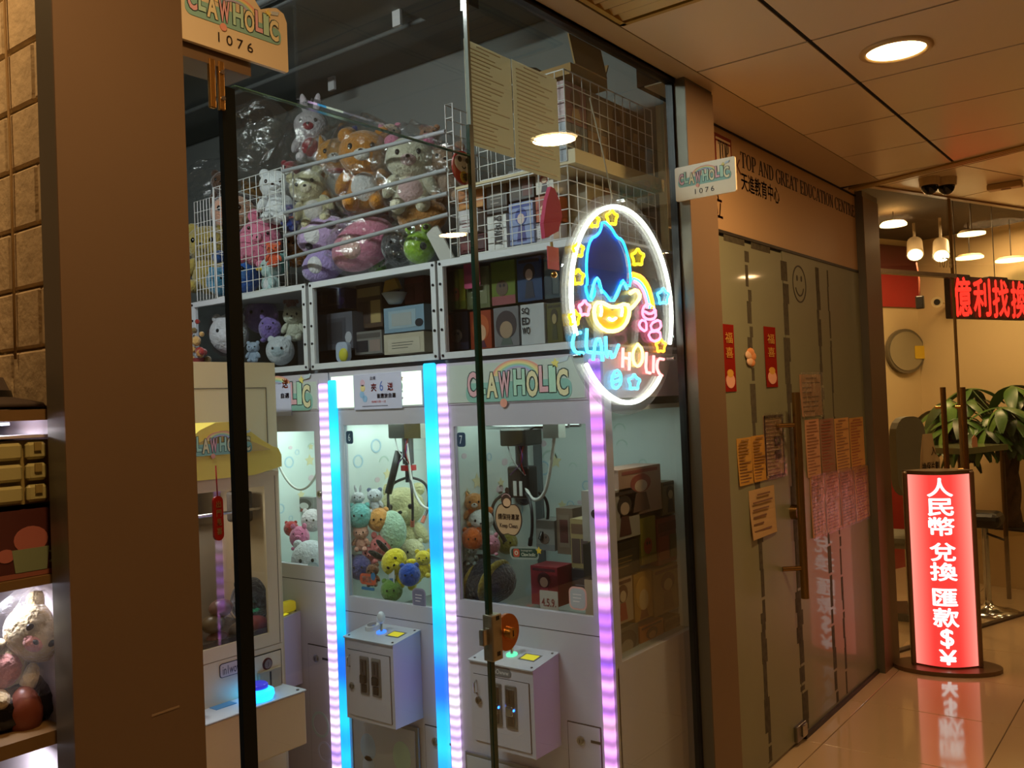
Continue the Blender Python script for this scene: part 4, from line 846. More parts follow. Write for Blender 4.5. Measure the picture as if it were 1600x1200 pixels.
    mo = part(MB().box(m0, m1, YF-.004, YF+.001, mz0, mz1), 'marquee', mm, t); part(MB().box(m0-.006, m1+.006, YF-.002, YF+.001, mz0-.006, mz1+.006), 'marquee_rim', WHITE, t)
    # number badge
    bx, bz = wx0+.028, wz1-.045
    bo_ = part(MB().prism(rpoly(bx-.018, bz-.024, bx+.018, bz+.024, .009), (0, YF+.006, 0), X_, Z_, .002), 'number_badge', paint((34, 66, 92)), dr); part(text(MB(), str(num), (bx-.006, YF+.004, bz-.014), X_, Z_, .012, .028, .0012), 'number', paint((210, 224, 232)), bo_)
    for a_, b_, m_, z0_ in leds: part(MB().rbox(a_, b_, YF-.016, YF+.004, 0.02, z0_, b=.005, seg=1), 'led_strip', m_, t)
    # coin and control box
    if box:
        b0, b1, z0, z1 = box[:4]; lit_ = box[4]
        mb = MB(); y0 = 2.166
        mb.add([(b0, y0, z0), (b1, y0, z0), (b1, YF, z0), (b0, YF, z0), (b0, y0, z1-.012), (b1, y0, z1-.012), (b1, YF, z1+.008), (b0, YF, z1+.008)], [(0, 3, 2, 1), (4, 5, 6, 7), (0, 1, 5, 4), (1, 2, 6, 5), (2, 3, 7, 6), (3, 0, 4, 7)])
        bo = part(mb, 'control_box', WHITE, t); mid = (b0+b1)/2
        part(MB().box(b0+.014, b1-.014, y0-.0008, y0, z0+.014, z1-.05).box(b0+.016, b1-.016, y0-.004, y0-.0008, z0+.016, z1-.052, 1), 'coin_door', [DARKGAP, WHITE], bo)
        up = V((0, YF-y0, .02)).normalized(); nn = X_.cross(up); o0 = V((b0, y0, z1-.012))
        tp = part(MB().prism(rpoly(-.004, -.006, b1-b0+.004, .137, .006), o0, X_, up, .004), 'deck_plate', M('deck_white', (196, 200, 208), rough=.25), bo)
        for u_, v_ in ((.012, .012), (b1-b0-.012, .012), (b1-b0-.012, .122), (.012, .122)): q = o0+X_*u_+up*v_; part(MB().cyl(q+nn*.004, q+nn*.006, .004, n=8), 'screw', steel('55555a'), tp)
        q = o0+X_*.055+up*.085; part(MB().cyl(q+nn*.004, q+nn*.018, .026, .024, n=20).cyl(q+nn*.018, q+nn*.022, .017, n=18, mat=1), 'push_button', [M('button_white', (214, 214, 216), rough=.25), CHROME], tp)
        q = o0+X_*.115+up*.07; part(MB().cyl(q+nn*.004, q+nn*.008, .018, n=16), 'joystick_collar', emitM('joystick_glow_blue' if num == 6 else 'joystick_glow_green', (60, 120, 255) if num == 6 else (90, 220, 160), 2.2), tp)
        part(MB().cyl(q, q+Z_*.045, .005, n=8), 'joystick_shaft', CHROME, tp); part(MB().ell(q+Z_*.056, (.015, .015, .022), nu=12, nv=8), 'joystick_knob', M('knob_clear', (220, 224, 230), rough=.15), tp)
        q = o0+X_*.152+up*.05; part(MB().obox(q+nn*.004, X_*.062, up*.046, nn*.001).obox(q+X_*.006+up*.006+nn*.005, X_*.05, up*.034, nn*.0006, 1), 'counter_display', [GREYP, emitM('display_yellow', (236, 220, 40), .9)], tp)
        for dx in (-.018, .040): coin_slot(bo, mid+dx, z1-.125, lit_)
        lockcyl((b0+.036, y0-.004, z1-.175 if num == 6 else z1-.13), -Y_, bo, .009)
        part(MB().tube([(b0+.028, y0-.004, z1-.07), (b0+.028, y0-.016, z1-.075), (b0+.028, y0-.016, z1-.105), (b0+.028, y0-.004, z1-.11)], .003, 6), 'pull', CHROME, bo)
        if num == 7:
            part(MB().prism(rpoly(mid-.035, z1-.045, mid+.04, z1-.018, .012), (0, y0-.0006, 0), X_, Z_, .001), 'maker_plate', paint((110, 112, 116)), bo); part(text(MB(), 'inOwww', (mid-.028, y0-.0012, z1-.039), X_, Z_, .06, .015, .001), 'maker_print', paint((220, 220, 220)), bo)
    return t, dr, mo
# window rectangles measured on the row's front plane
a0, a1, a2, a3 = rectY(541, 671, 663, 940, YF); W6 = (a0, a1, a2, a3)
b0_, b1_, b2_, b3_ = rectY(714, 921, 664, 950, YF); W7 = (b0_, b1_, b2_, b3_)
x67 = at(694, 850, 1, YF).x; x56 = at(523, 850, 1, YF).x; X7R = .024
def lx(px): return at(px, 850, 1, YF).x
m6, d6, q6 = machine('white claw machine between cyan light strips with a pale plush pile', 6, x56+.002, x67-.002, W6, (lx(528), lx(669), 1.505, 1.622), [(lx(525), lx(536), LED_C, 1.61), (lx(675), lx(692), LED_C, 1.645)], (-1.0, -.762, .42, .712, False), marq_lit=1)
m7, d7, q7 = machine('white claw machine by the shop glass holding boxed toys and plush', 7, x67+.002, X7R, W7, (lx(700), lx(925), 1.505, 1.63), [(lx(696), lx(709), LED_W, 1.64), (lx(934), lx(950), LED_P, 1.62)], (-.425, -.18, .44, .712, True), side_glass=True, lit=False)
m5, d5, q5 = machine('white claw machine half hidden behind the yellow topped machine', 5, -1.84, x56-.004, (-1.74, lx(497), .90, 1.42), (-1.8, lx(505), 1.505, 1.61), [(lx(510), lx(521), LED_W, 1.6)], (-1.62, -1.40, .44, .712, False), marq_lit=0)
claw(m6, -1.0, 2.52, 1.33, 0); claw(m7, -.44, 2.5, 1.30, 1)
def cord(par, P, r=.005, m_=None): part(MB().tube(smooth([V(p) for p in P], 3), r, 8), 'cable', m_ or M('white_cable', (206, 206, 200), rough=.4), par)
cord(m6, [(-.985, 2.5, 1.36), (-.97, 2.5, 1.2), (-.90, 2.48, 1.12), (-.82, 2.46, 1.12), (-.75, 2.44, 1.22), (-.70, 2.42, 1.36)])
cord(m7, [(-.42, 2.48, 1.22), (-.37, 2.46, 1.16), (-.31, 2.45, 1.19), (-.26, 2.42, 1.30), (-.22, 2.40, 1.44)], .006)
cord(m5, [(-1.68, 2.4, 1.40), (-1.62, 2.4, 1.25), (-1.52, 2.4, 1.17), (-1.42, 2.4, 1.20), (-1.33, 2.4, 1.34)])
part(MB().box(-1.30, -1.24, 2.35, 2.42, 1.36, 1.45), 'bracket', steel('7a7a74'), m5)
part(MB().box(-.26, -.20, 2.38, 2.42, 1.38, 1.46), 'bracket', M('white_bracket', (190, 190, 180)), m7)
part(MB().box(-.86, -.78, 2.36, 2.42, 1.385, 1.455), 'bracket', steel('9a9a94'), m6)
# marquee art
logo(q7, V((lx(742), YF-.004, 1.522)), X_, Z_, lx(905)-lx(742), lift=.0008)
logo(q5, V((-1.72, YF-.004, 1.52)), X_, Z_, lx(498)+1.72, lift=.0008)
# printed poster covering the lit marquee of machine six
y_ = YF-.006; p0, p1, r0, r1 = rectY(553, 628, 583, 639, y_); wd, ht = p1-p0, r1-r0; O = V((p0, y_, r0))
po = part(MB().prism([(0, 0), (wd, 0), (wd, ht), (0, ht)], O, X_, Z_, .0015), 'marquee_poster', M('poster_lilac', (206, 206, 232), rough=.4, var=.06, vs=12), m6)
mb = MB(); text(mb, '夾', O+X_*wd*.38+Z_*ht*.5, X_, Z_, wd*.11, ht*.22, .0025, 0, .03); text(mb, '送', O+X_*wd*.72+Z_*ht*.5, X_, Z_, wd*.11, ht*.22, .0025, 0, .03); text(mb, '6', O+X_*wd*.56+Z_*ht*.5, X_, Z_, wd*.07, ht*.28, .0025, 1)
text(mb, '此機', O+X_*wd*.36+Z_*ht*.82, X_, Z_, wd*.12, ht*.1, .0025, 2); text(mb, '皆應放自選', O+X_*wd*.5+Z_*ht*.3, X_, Z_, wd*.38, ht*.13, .0025, 2, .03); text(mb, '每機只限一次', O+X_*wd*.38+Z_*ht*.17, X_, Z_, wd*.3, ht*.07, .0025, 0)
bars(mb, O+X_*wd*.12+Z_*ht*.02, X_, Z_, wd*.7, ht*.12, 1, 2, lift=.0025)
for cx, cy, c in ((.2, .6, 3), (.18, .42, 4), (.24, .3, 4), (.2, .75, 5)): mb.prism(ovalpoly(wd*cx, ht*cy, wd*.05, ht*.1, 12), O, X_, Z_, .0022, c)
part(mb, 'poster_print', [paint((200, 60, 50)), paint((90, 120, 200)), paint((50, 44, 70)), paint((232, 210, 150)), paint((150, 190, 230)), paint((220, 180, 200))], po)
p0 = lx(641); mb = MB()
for ch, dz, m_ in (('C', .0, 0), ('O', .03, 1)): text(mb, ch, (p0-.03, YF-.004, 1.525+dz), X_, Z_, .028, .035, .001, m_, .03)
mb.prism(starpoly(p0-.01, 1.60, .012), (0, YF-.004, 0), X_, Z_, .0012, 2); part(mb, 'marquee_print', [paint('d0b8d8'), paint('b8dcc4'), paint('e0b0b0')], q6)
p0, p1, r0, r1 = rectY(430, 455, 600, 650, YF-.006)
po = part(MB().box(p0-.1, p1, YF-.008, YF-.0055, r0, r1), 'marquee_poster', M('poster_lilac', (206, 206, 232), rough=.4, var=.06, vs=12), m5)
mb = MB(); text(mb, '送', (p0+.05, YF-.008, r0+.11), X_, Z_, .035, .035, .001, 0, .03); text(mb, '自選', (p0+.04, YF-.008, r0+.07), X_, Z_, .05, .02, .001, 1, .03); part(mb, 'poster_print', [paint((200, 70, 40)), paint((50, 44, 70))], po)
# lower doors and chute flaps
def lower(par, x0, x1, z0, z1, num, chute=None):
    o = part(MB().box(x0, x1, YF-.002, YF+.001, z0, z1).box(x0+.003, x1-.003, YF-.004, YF-.002, z0+.003, z1-.003, 1), 'service_door', [DARKGAP, WHITE], par)
    lockcyl((x0+.05, YF-.004, z1-.05), -Y_, o, .011); part(MB().box(x0+.085, x0+.12, YF-.0055, YF-.004, z1-.05, z1-.042), 'slot', BLACK, o)
    if chute:
        c0, c1, q0, q1 = chute
        f = part(MB().rbox(c0, c1, YF-.012, YF+.001, q0, q1, b=.008).box(c0+.012, c1-.012, YF-.014, YF-.0115, q0+.012, q1-.012, 1), 'prize_flap', [GREYP, M('flap_acrylic', (188, 192, 204), rough=.2)], par)
        mb = MB(); cx = (c0+c1)/2; mb.prism(ringpoly(cx, q0+.14, .045, .055, 0, 359, 20), (0, YF-.014, 0), X_, Z_, .001, 0); mb.prism(ovalpoly(cx, q0+.14, .04, .045), (0, YF-.014, 0), X_, Z_, .001, 1); mb.prism(ovalpoly(cx, q0+.06, .035, .04), (0, YF-.014, 0), X_, Z_, .001, 2); part(mb, 'flap_print', [paint('8fb4bc'), paint('c8dcc4'), paint('a8bce0')], f)
lower(m6, -.755, -.66, .05, .40, 6); lower(m7, -.155, -.035, .05, .52, 7, (-.57, -.22, .05, .35)); lower(m6, -.74, -.66, .42, .42+.001, 6) if False else None
f6 = part(MB().rbox(-1.12, -.78, YF-.012, YF+.001, .08, .385, b=.008).box(-1.105, -.795, YF-.014, YF-.0115, .095, .37, 1), 'prize_flap', [GREYP, M('flap_acrylic', (188, 192, 204), rough=.2)], m6)
mb = MB()
for cx, cz, s, c in ((-1.03, .27, .05, 0), (-1.03, .20, .04, 1), (-.86, .27, .055, 2), (-.86, .18, .045, 3)): mb.prism(ovalpoly(cx, cz, s*.8, s), (0, YF-.014, 0), X_, Z_, .001, c)
part(mb, 'flap_print', [paint('a8c4e4'), paint('bccce8'), paint('b4d4c4'), paint('c4dcd0')], f6)
lower(m5, -1.36, -1.235, .05, .60, 5)
mb = MB()
for cx, cz, s, c in ((-1.30, .30, .05, 0), (-1.28, .2, .04, 1)): mb.prism(ringpoly(cx, cz, s*.8, s, 0, 359, 20), (0, YF-.004, 0), X_, Z_, .001, c)
part(mb, 'door_print', [paint('b4ccc8'), paint('c4c8dc')], m5)
part(MB().rbox(-1.445, -1.405, 2.19, 2.29, .722, .765, b=.012), 'yellow_cover', M('yellow_plastic', (228, 204, 40), rough=.4, es=.15), m5)
# stickers on the panes
def sticker(name, label, par, mb, mats): part(mb, name, mats, par, label)
sy = YF+.005; c = at(795, 812, 1, sy); k = .05
mb = MB(); heart = smooth([V((x*k, z*k, 0)) for x, z in ((-.2, .95), (-.75, .95), (-1.05, .3), (-1.0, -.4), (-.55, -1.0), (-.1, -.85), (.1, -.95), (.6, -.95), (1.0, -.3), (1.0, .4), (.7, .95), (.2, .95))], 2, True)
mb.prism([(p.x*1.08, p.y*1.06) for p in heart], c, X_, Z_, .001, 1); mb.prism([(p.x, p.y) for p in heart], c, X_, Z_, .0016, 0)
mb.prism(ovalpoly(-.006, .062, .021, .026), c, X_, Z_, .0016, 1); mb.prism(ovalpoly(-.004, .055, .015, .014), c, X_, Z_, .0022, 2); mb.prism(ringpoly(-.006, .062, .019, .022, 30, 150, 12), c, X_, Z_, .0022, 3); mb.prism(ovalpoly(-.002, .094, .008, .01), c, X_, Z_, .0016, 1)
text(mb, '請保持清潔', c+X_*-.042+Z_*.0, X_, Z_, .085, .019, .0024, 1, .02); text(mb, 'Keep Clean', c+X_*-.036+Z_*-.030, X_, Z_, .072, .018, .0024, 1, .02)
sticker('keep_clean_sticker', 'tan pumpkin shaped sticker with a brown haired child', d7, mb, [paint((206, 168, 128)), paint((70, 48, 36)), paint((226, 180, 140)), paint((190, 150, 150))])
c = at(822, 864, 1, sy); mb = MB(); U = (X_+Z_*.05).normalized(); Wv = (Z_-X_*.05).normalized()
mb.prism(rpoly(-.064, -.020, .05, .020, .012), c, U, Wv, .001, 0); mb.prism(rpoly(-.058, -.014, .046, .014, .010), c, U, Wv, .0014, 1); mb.prism(rpoly(-.050, -.013, -.025, .013, .007), c, U, Wv, .0018, 2); mb.prism(ringpoly(-.0375, 0, .004, .007, 0, 359, 14), c, U, Wv, .0022, 3)
text(mb, 'Instagram', c+U*-.018+Wv*.003, U, Wv, .044, .009, .0022, 3); text(mb, 'Claw.holic', c+U*-.018-Wv*.010, U, Wv, .056, .011, .0022, 3, .02); mb.prism(starpoly(.052, .008, .012), c, U, Wv, .0024, 4)
sticker('social_media_sticker', 'green pill sticker with camera icon and star', d7, mb, [paint((150, 160, 150)), paint((30, 66, 52)), paint((196, 84, 60)), paint((214, 214, 190)), paint((226, 190, 60))])
for par, (px, py), c1_, c2_ in ((d7, (903, 935), (226, 170, 160), (176, 180, 184)), (d6, (655, 935), (150, 140, 160), (120, 116, 140)), (d5, (490, 893), (150, 176, 190), (170, 190, 200))):
    c = at(px, py, 1, sy); mb = MB(); mb.prism(rpoly(-.032, -.035, .032, .035, .018), c, X_, Z_, .001, 0); mb.prism(rpoly(-.027, -.03, .027, .03, .015), c, X_, Z_, .0015, 1); bars(mb, c+X_*-.02+Z_*-.02, X_, Z_, .04, .04, 3, 2, lift=.002); sticker('round_sticker', 'faded rounded sticker near the pane corner', par, mb, [paint(c1_), paint(c2_), paint((230, 220, 220))])
c = at(575, 905, 1, sy); mb = MB(); mb.prism(rpoly(-.042, -.02, .042, .02, .016), c, X_, Z_, .001, 0); text(mb, '夾送', c+X_*-.03+Z_*-.012, X_, Z_, .05, .024, .0016, 1, .02); mb.prism(ovalpoly(.028, .012, .012, .014), c, X_, Z_, .0014, 2); mb.prism(rpoly(-.035, -.04, .032, -.029, .004), c, X_, Z_, .001, 2)
sticker('pane_sticker', 'orange rounded sticker with a blue strip below', d6, mb, [paint((190, 90, 60)), paint((226, 200, 190)), paint((60, 110, 150))])
# ------------------------------------------------ yellow topped machine facing the door
XY, ya, yb = -.95, 1.455, 1.862
t = thing('mini_claw_machine', 'compact cream claw machine with a yellow gabled top facing the door', 'claw machine', (XY-.2, (ya+yb)/2, 0))
CRM = M('cream_enamel', (220, 196, 160), rough=.35); YEL = M('yellow_plastic_top', (244, 214, 96), rough=.4); ym = (ya+yb)/2; XB = XY-.30
part(MB().box(XB, XY-.004, ya, yb, 0, .80), 'base_cabinet', CRM, t)
part(MB().box(XB, XB+.02, ya, yb, .80, 1.3), 'back_panel', M('grey_inner', (150, 140, 124), rough=.6), t); part(MB().box(XB, XY-.01, ya, ya+.02, .8, 1.3), 'side_panel', CRM, t); part(MB().box(XB, XY-.01, yb-.02, yb, .8, 1.3), 'side_panel', CRM, t)
wy0, wy1, wz0, wz1 = ya+.045, at(417, 880, 0, XY).y, at(380, 1000, 0, XY).z, at(380, 763, 0, XY).z
dr = part(MB().box(XY-.01, XY, ya, wy0, wz0-.04, wz1+.03).box(XY-.01, XY, wy1, yb-.012, wz0-.04, wz1+.03).box(XY-.01, XY, wy0, wy1, wz0-.04, wz0).box(XY-.01, XY, wy0, wy1, wz1, wz1+.03), 'window_door', CRM, t)
part(MB().box(XY-.007, XY-.004, wy0, wy1, wz0, wz1), 'pane', ACR, dr); part(MB().box(XY-.006, XY-.001, yb-.012, yb-.009, wz0-.04, wz1+.03), 'door_gap', DARKGAP, dr)
part(MB().box(XY-.01, XY-.001, yb-.009, yb, wz0-.04, wz1+.03).box(XY-.01, XY-.001, ya, yb, .6, wz0-.043).box(XB, XY, ya-.004, yb+.006, wz1+.03, 1.31), 'front_panel', CRM, t)
gz = 1.305; prof = smooth([V((ya-.01, gz, 0)), V((yb+.012, gz, 0)), V((yb+.012, gz+.075, 0)), V((yb-.035, gz+.09, 0)), V((ym+.05, 1.475, 0)), V((ym-.05, 1.475, 0)), V((ya+.035, gz+.09, 0)), V((ya-.01, gz+.075, 0))], 1, True)
part(MB().prism([(p.x, p.y) for p in prof], (XB, 0, 0), Y_, Z_, .31), 'gable_top', YEL, t)
tri = [(ya+.03, gz+.075), (yb-.03, gz+.075), (ym+.012, 1.45), (ym-.012, 1.45)]
gp = part(MB().prism(tri, (XY+.01, 0, 0), Y_, Z_, .003), 'gable_panel', M('gable_tan', (214, 180, 104), rough=.5), t)
logo(gp, V((XY+.013, ym-.12, gz+.082)), Y_, Z_, .22, lift=.001)
part(MB().cyl((XY-.06, ya+.02, 1.19), (XY-.06, yb-.03, 1.19), .006, n=8), 'rail', CHROME, t); part(MB().box(XB+.02, XB+.05, ya+.05, yb-.06, 1.14, 1.27), 'mechanism', steel('8a867e'), t); part(MB().rbox(XY-.14, XY-.06, yb-.10, yb-.05, 1.15, 1.25, b=.01), 'motor', M('dark_motor', (70, 62, 54)), t)
part(MB().box(XB+.02, XY-.01, ya+.02, yb-.02, .80, .815), 'play_floor', M('dark_floor', (60, 50, 44)), t)
light('mini_fill', 'AREA', (XY-.12, ym, 1.28), .5, (1, .9, .8), .15)  # added weak fill standing in for ambient light inside the compact machine
# control deck with glowing button
kx = XY+.115; dz0 = .63
dk = part(MB().rbox(XY-.005, kx, ya-.01, yb-.01, .46, dz0-.006, b=.006), 'control_deck', M('deck_cream', (222, 190, 140), rough=.35), t)
part(MB().rbox(XY, kx+.003, ya-.012, yb-.008, dz0-.006, dz0, b=.002, seg=1), 'deck_plate', M('deck_white', (196, 200, 208), rough=.25), dk)
q = at(407, 1083, 2, dz0+.02); q.x = XY+.06; bb = part(MB().lathe([(.0, .0), (.046, .0), (.052, .012), (.050, .026), (.036, .034), (.0, .034)], (q.x, q.y, dz0), n=28), 'glow_button_ring', emitM('button_blue', (20, 170, 255), 3.0), dk); part(MB().lathe([(0, .0), (.033, 0), (.033, .014), (.028, .018), (0, .018)], (q.x, q.y, dz0+.03), n=24), 'button_cap', M('button_cap_blue', (60, 60, 190), rough=.3, es=.5, ecol=(60, 60, 255)), bb)
part(MB().box(q.x-.055, q.x-.02, q.y-.13, q.y-.06, dz0, dz0+.002), 'display', M('blue_display', (60, 110, 150), rough=.3, es=.25), dk)
q2 = at(330, 1098, 2, dz0); q2.x = XY+.06; q2.y = ya+.05; part(MB().cyl(q2, q2+Z_*.05, .006, n=8), 'joystick_shaft', CHROME, dk); part(MB().ell(q2+Z_*.07, (.017, .017, .024)), 'joystick_knob', M('knob_clear', (220, 224, 230), rough=.15), dk); part(MB().cyl(q2, q2+Z_*.003, .014, n=14), 'joystick_collar', emitM('joystick_glow_red', (255, 40, 20), 2), dk)
for yy in (yb-.03, ya+.03): part(MB().cyl((XY+.102, yy, dz0), (XY+.102, yy, dz0+.003), .005, n=8), 'screw', steel('55555a'), dk)
a = at(417, 1037, 0, XY); lockcyl((XY-.001, a.y, a.z), X_, t, .014, M('lock_red', (96, 34, 26), rough=.4)); a2_ = at(413, 1168, 0, XY); lockcyl((XY-.001, a2_.y, a2_.z), X_, t, .014, M('lock_red', (96, 34, 26), rough=.4))
y0, y1, z0, z1 = rectX(391, 439, 1022, 1075, XY); part(MB().box(XY-.001, XY+.001, y0-.003, y1+.003, z0-.003, z1+.003).box(XY, XY+.002, y0, y1, z0, z1, 1), 'coin_hatch', [DARKGAP, CRM], t)
y0, y1, z0, z1 = rectX(401, 437, 1045, 1072, XY); part(MB().rbox(XY, XY+.012, y0, y1, z0-.01, z1, b=.004).box(XY+.012, XY+.013, (y0+y1)/2-.003, (y0+y1)/2+.003, z0+.005, z1-.006, 1), 'coin_plate', [M('coin_plate_tan', (168, 146, 116), rough=.4, metal=.3), BLACK], t)
y0, y1, z0, z1 = rectX(343, 380, 1033, 1055, XY); mb = MB(); mb.prism(rpoly(0, 0, y1-y0, z1-z0, .008), (XY-.001, y0, z0), Y_, Z_, .002, 0); mb.prism(rpoly(.002, .002, y1-y0-.002, z1-z0-.002, .007), (XY-.001, y0, z0), Y_, Z_, .0025, 1); text(mb, 'in1wow', (XY-.001, y0+.01, z0+.008), Y_, Z_, y1-y0-.02, z1-z0-.016, .003, 0); part(mb, 'maker_plate', [paint((50, 46, 60)), paint((200, 180, 170))], t)
part(MB().rbox(XY, XY+.01, ya+.12, ya+.28, .15, .34, b=.006), 'prize_flap', M('flap_tan', (176, 150, 112), rough=.3), t)
solo(MB().rbox(XY+.02, XY+.16, yb+.02, yb+.10, .0, .31, b=.01), 'yellow_bin', M('yellow_plastic', (228, 204, 40), rough=.4), 'bright yellow bin beside the foot of the compact machine', 'bin')
# red plaque hanging on the glass
y0, y1, z0, z1 = rectX(335, 350, 775, 845, GX-.01); t = thing('red_plaque', 'long red lacquer plaque with gold characters hanging on a red cord', 'ornament', (GX-.012, (y0+y1)/2, z0))
part(MB().prism(rpoly(0, 0, y1-y0, z1-z0, (y1-y0)*.48), (GX-.016, y0, z0), Y_, Z_, .005), 'tablet', M('red_lacquer', (150, 32, 26), rough=.3), t)
mb = MB()
for k, ch in enumerate('出門見喜'): text(mb, ch, (GX-.011, y0+(y1-y0)*.25, z0+(z1-z0)*(.74-.2*k)), Y_, Z_, (y1-y0)*.5, (z1-z0)*.15, .001, 0, .02)
part(mb, 'lettering', paint((222, 190, 130)), t)
part(MB().tube([(GX-.013, (y0+y1)/2, z1), (GX-.012, (y0+y1)/2-.002, at(340, 728, 0, GX).z)], .0012, 5), 'cord', M('red_cord', (170, 30, 26)), t)
# ------------------------------------------------ tall plain cabinet behind it
xa = -1.27; p = at(432, 650, 0, xa); t = thing('tall_cabinet', 'tall plain cream machine cabinet standing behind the yellow gable', 'cabinet', (-1.6, p.y-.3, 0))
zt = at(370, 566, 0, xa).z
part(MB().box(-1.80, xa, p.y-.62, p.y, 0, zt), 'body', M('cabinet_cream', (206, 180, 138), rough=.45), t); part(MB().box(xa, xa+.002, p.y-.045, p.y-.042, .1, zt-.09).box(xa, xa+.002, p.y-.58, p.y-.045, zt-.093, zt-.09), 'door_gap', M('gap_brown', (110, 90, 64)), t)
# ================================================================== PLUSH TOYS AND BOXED TOYS
EYE = M('eye_black', (12, 12, 14), rough=.2)
def RZX(h, tilt=0, roll=0): return (Matrix.Rotation(h, 4, 'Z') @ Matrix.Rotation(tilt, 4, 'X') @ Matrix.Rotation(roll, 4, 'Y')).to_3x3()
HEAD = math.radians(38)
PG = 'plush toys in the claw machine shop'
def plush(label, c, h, kind='bear', body=(200, 150, 90), belly=None, ear=None, muzzle=None, heading=HEAD, tilt=0, roll=0, wrap=False, name=None, accent=None, group=None):
    """c = centre of the toy, h = its height; built from soft lobes, front towards local -Y"""
    c = V(c); R = RZX(heading, tilt, roll); base = c-Z_*h*.5
    t = thing(name or {'bear': 'plush_bear', 'cat': 'plush_cat', 'rabbit': 'plush_rabbit', 'pig': 'plush_pig', 'ball': 'plush_ball', 'doll': 'plush_doll', 'pod': 'plush_cushion', 'duck': 'plush_duck', 'frog': 'plush_frog'}[kind], label, 'plush toy', base, group)
    bm_, blm, em, mm = fuzz(body), fuzz(belly or body), fuzz(ear or body), fuzz(muzzle or belly or body)
    P = lambda x, y, z: c+R @ V((x*h, y*h, (z-.5)*h))
    def lobe(name, p, r, m, rot=None, n=(14, 9)): return part(MB().ell(P(*p), tuple(k*h for k in r), R if rot is None else R @ rot, n[0], n[1]), name, m, t)
    if kind in ('bear', 'cat', 'rabbit', 'doll', 'duck'):
        lobe('body', (0, 0, .27), (.24, .20, .27), bm_)
        if belly: lobe('belly', (0, -.10, .28), (.17, .12, .19), blm)
        hd = lobe('head', (0, -.03, .70), (.30, .26, .26), bm_ if kind != 'doll' else fuzz(belly or (226, 180, 150)), n=(18, 12))
        for s in (-1, 1):
            lobe('arm', (s*.24, -.10, .36), (.08, .09, .16), bm_, Matrix.Rotation(s*-.5, 3, 'Y')); lobe('leg', (s*.15, -.20, .10), (.095, .16, .095), bm_)
            part(MB().ell(P(s*.125, -.262, .725), (.03*h, .014*h, .036*h), R, 10, 7), 'eye', EYE, t)
            if kind == 'bear': lobe('ear', (s*.21, -.01, .92), (.095, .05, .09), em); 
            if kind == 'cat': part(MB().cyl(P(s*.19, -.02, .84), P(s*.235, -.02, 1.02), .085*h, .012*h, n=10), 'ear', em, t)
            if kind == 'rabbit': lobe('ear', (s*.11, 0, 1.08), (.065, .05, .2), em, Matrix.Rotation(s*.18, 3, 'Y'))
        if kind == 'doll':
            lobe('hair', (0, .03, .79), (.31, .26, .21), em)
        elif kind == 'duck': part(MB().ell(P(0, -.29, .66), (.09*h, .11*h, .04*h), R), 'beak', fuzz(muzzle or (230, 180, 60)), t)
        else:
            lobe('muzzle', (0, -.245, .635), (.10, .07, .075), mm); part(MB().ell(P(0, -.312, .66), (.03*h, .018*h, .022*h), R, 10, 6), 'nose', EYE, t)
        if accent: lobe('scarf', (0, -.04, .47), (.235, .205, .05), fuzz(accent))
    elif kind == 'pig':
        lobe('body', (0, 0, .42), (.36, .30, .40), bm_, n=(18, 12)); lobe('snout', (0, -.30, .46), (.11, .07, .085), mm)
        for s in (-1, 1):
            lobe('ear', (s*.2, -.08, .82), (.09, .05, .11), em); part(MB().ell(P(s*.16, -.265, .58), (.026*h, .014*h, .03*h), R, 8, 6), 'eye', EYE, t); lobe('foot', (s*.18, -.2, .06), (.09, .11, .07), bm_)
            part(MB().ell(P(s*.04, -.365, .46), (.014*h, .008*h, .02*h), R, 8, 5), 'nostril', EYE, t)
    elif kind == 'ball':
        lobe('body', (0, 0, .5), (.48, .46, .5), bm_, n=(20, 14))
        if belly: lobe('face_patch', (0, -.30, .46), (.27, .19, .23), blm)
        for s in (-1, 1):
            part(MB().ell(P(s*.15, -.455, .56), (.04*h, .03*h, .05*h), R, 10, 7), 'eye', EYE, t); lobe('ear', (s*.3, 0, .90), (.12, .08, .12), em)
    elif kind == 'frog':
        lobe('body', (0, 0, .42), (.40, .36, .42), bm_, n=(18, 12))
        for s in (-1, 1): e_ = lobe('eye_bump', (s*.2, -.16, .86), (.13, .12, .13), bm_); part(MB().ell(P(s*.2, -.28, .88), (.07*h, .03*h, .07*h), R, 10, 7), 'eye', EYE, t)
        if accent: lobe('spot', (.12, -.33, .40), (.09, .05, .10), fuzz(accent))
    elif kind == 'pod':
        lobe('body', (0, 0, .5), (.70, .38, .48), bm_, n=(20, 12))
        if belly: lobe('patch', (-.2, -.25, .52), (.26, .16, .26), blm)
        if accent: lobe('spot', (.25, -.29, .62), (.16, .09, .14), fuzz(accent)); lobe('spot', (-.38, -.22, .30), (.12, .1, .10), fuzz(accent))
        for s in (-1, 1): part(MB().ell(P(.42+s*.06, -.30, .42), (.022*h, .02*h, .03*h), R, 8, 6), 'eye', EYE, t)
    if wrap:
        mb = MB(); mb.bag(c+R @ V((0, -.03*h, .03*h)), (.46*h if kind != 'pod' else .78*h, .44*h, .60*h), R, seed=int(c.x*1000) % 97); part(mb, 'clear_bag', FILM, t)
    return t
def pl(label, px, py, hpx, Y, kind, **k):
    c = at(px, py, 1, Y); h = (at(px, py-hpx/2, 1, Y).z-at(px, py+hpx/2, 1, Y).z); return plush(label, c, h, kind, **k)
ARTS = {}
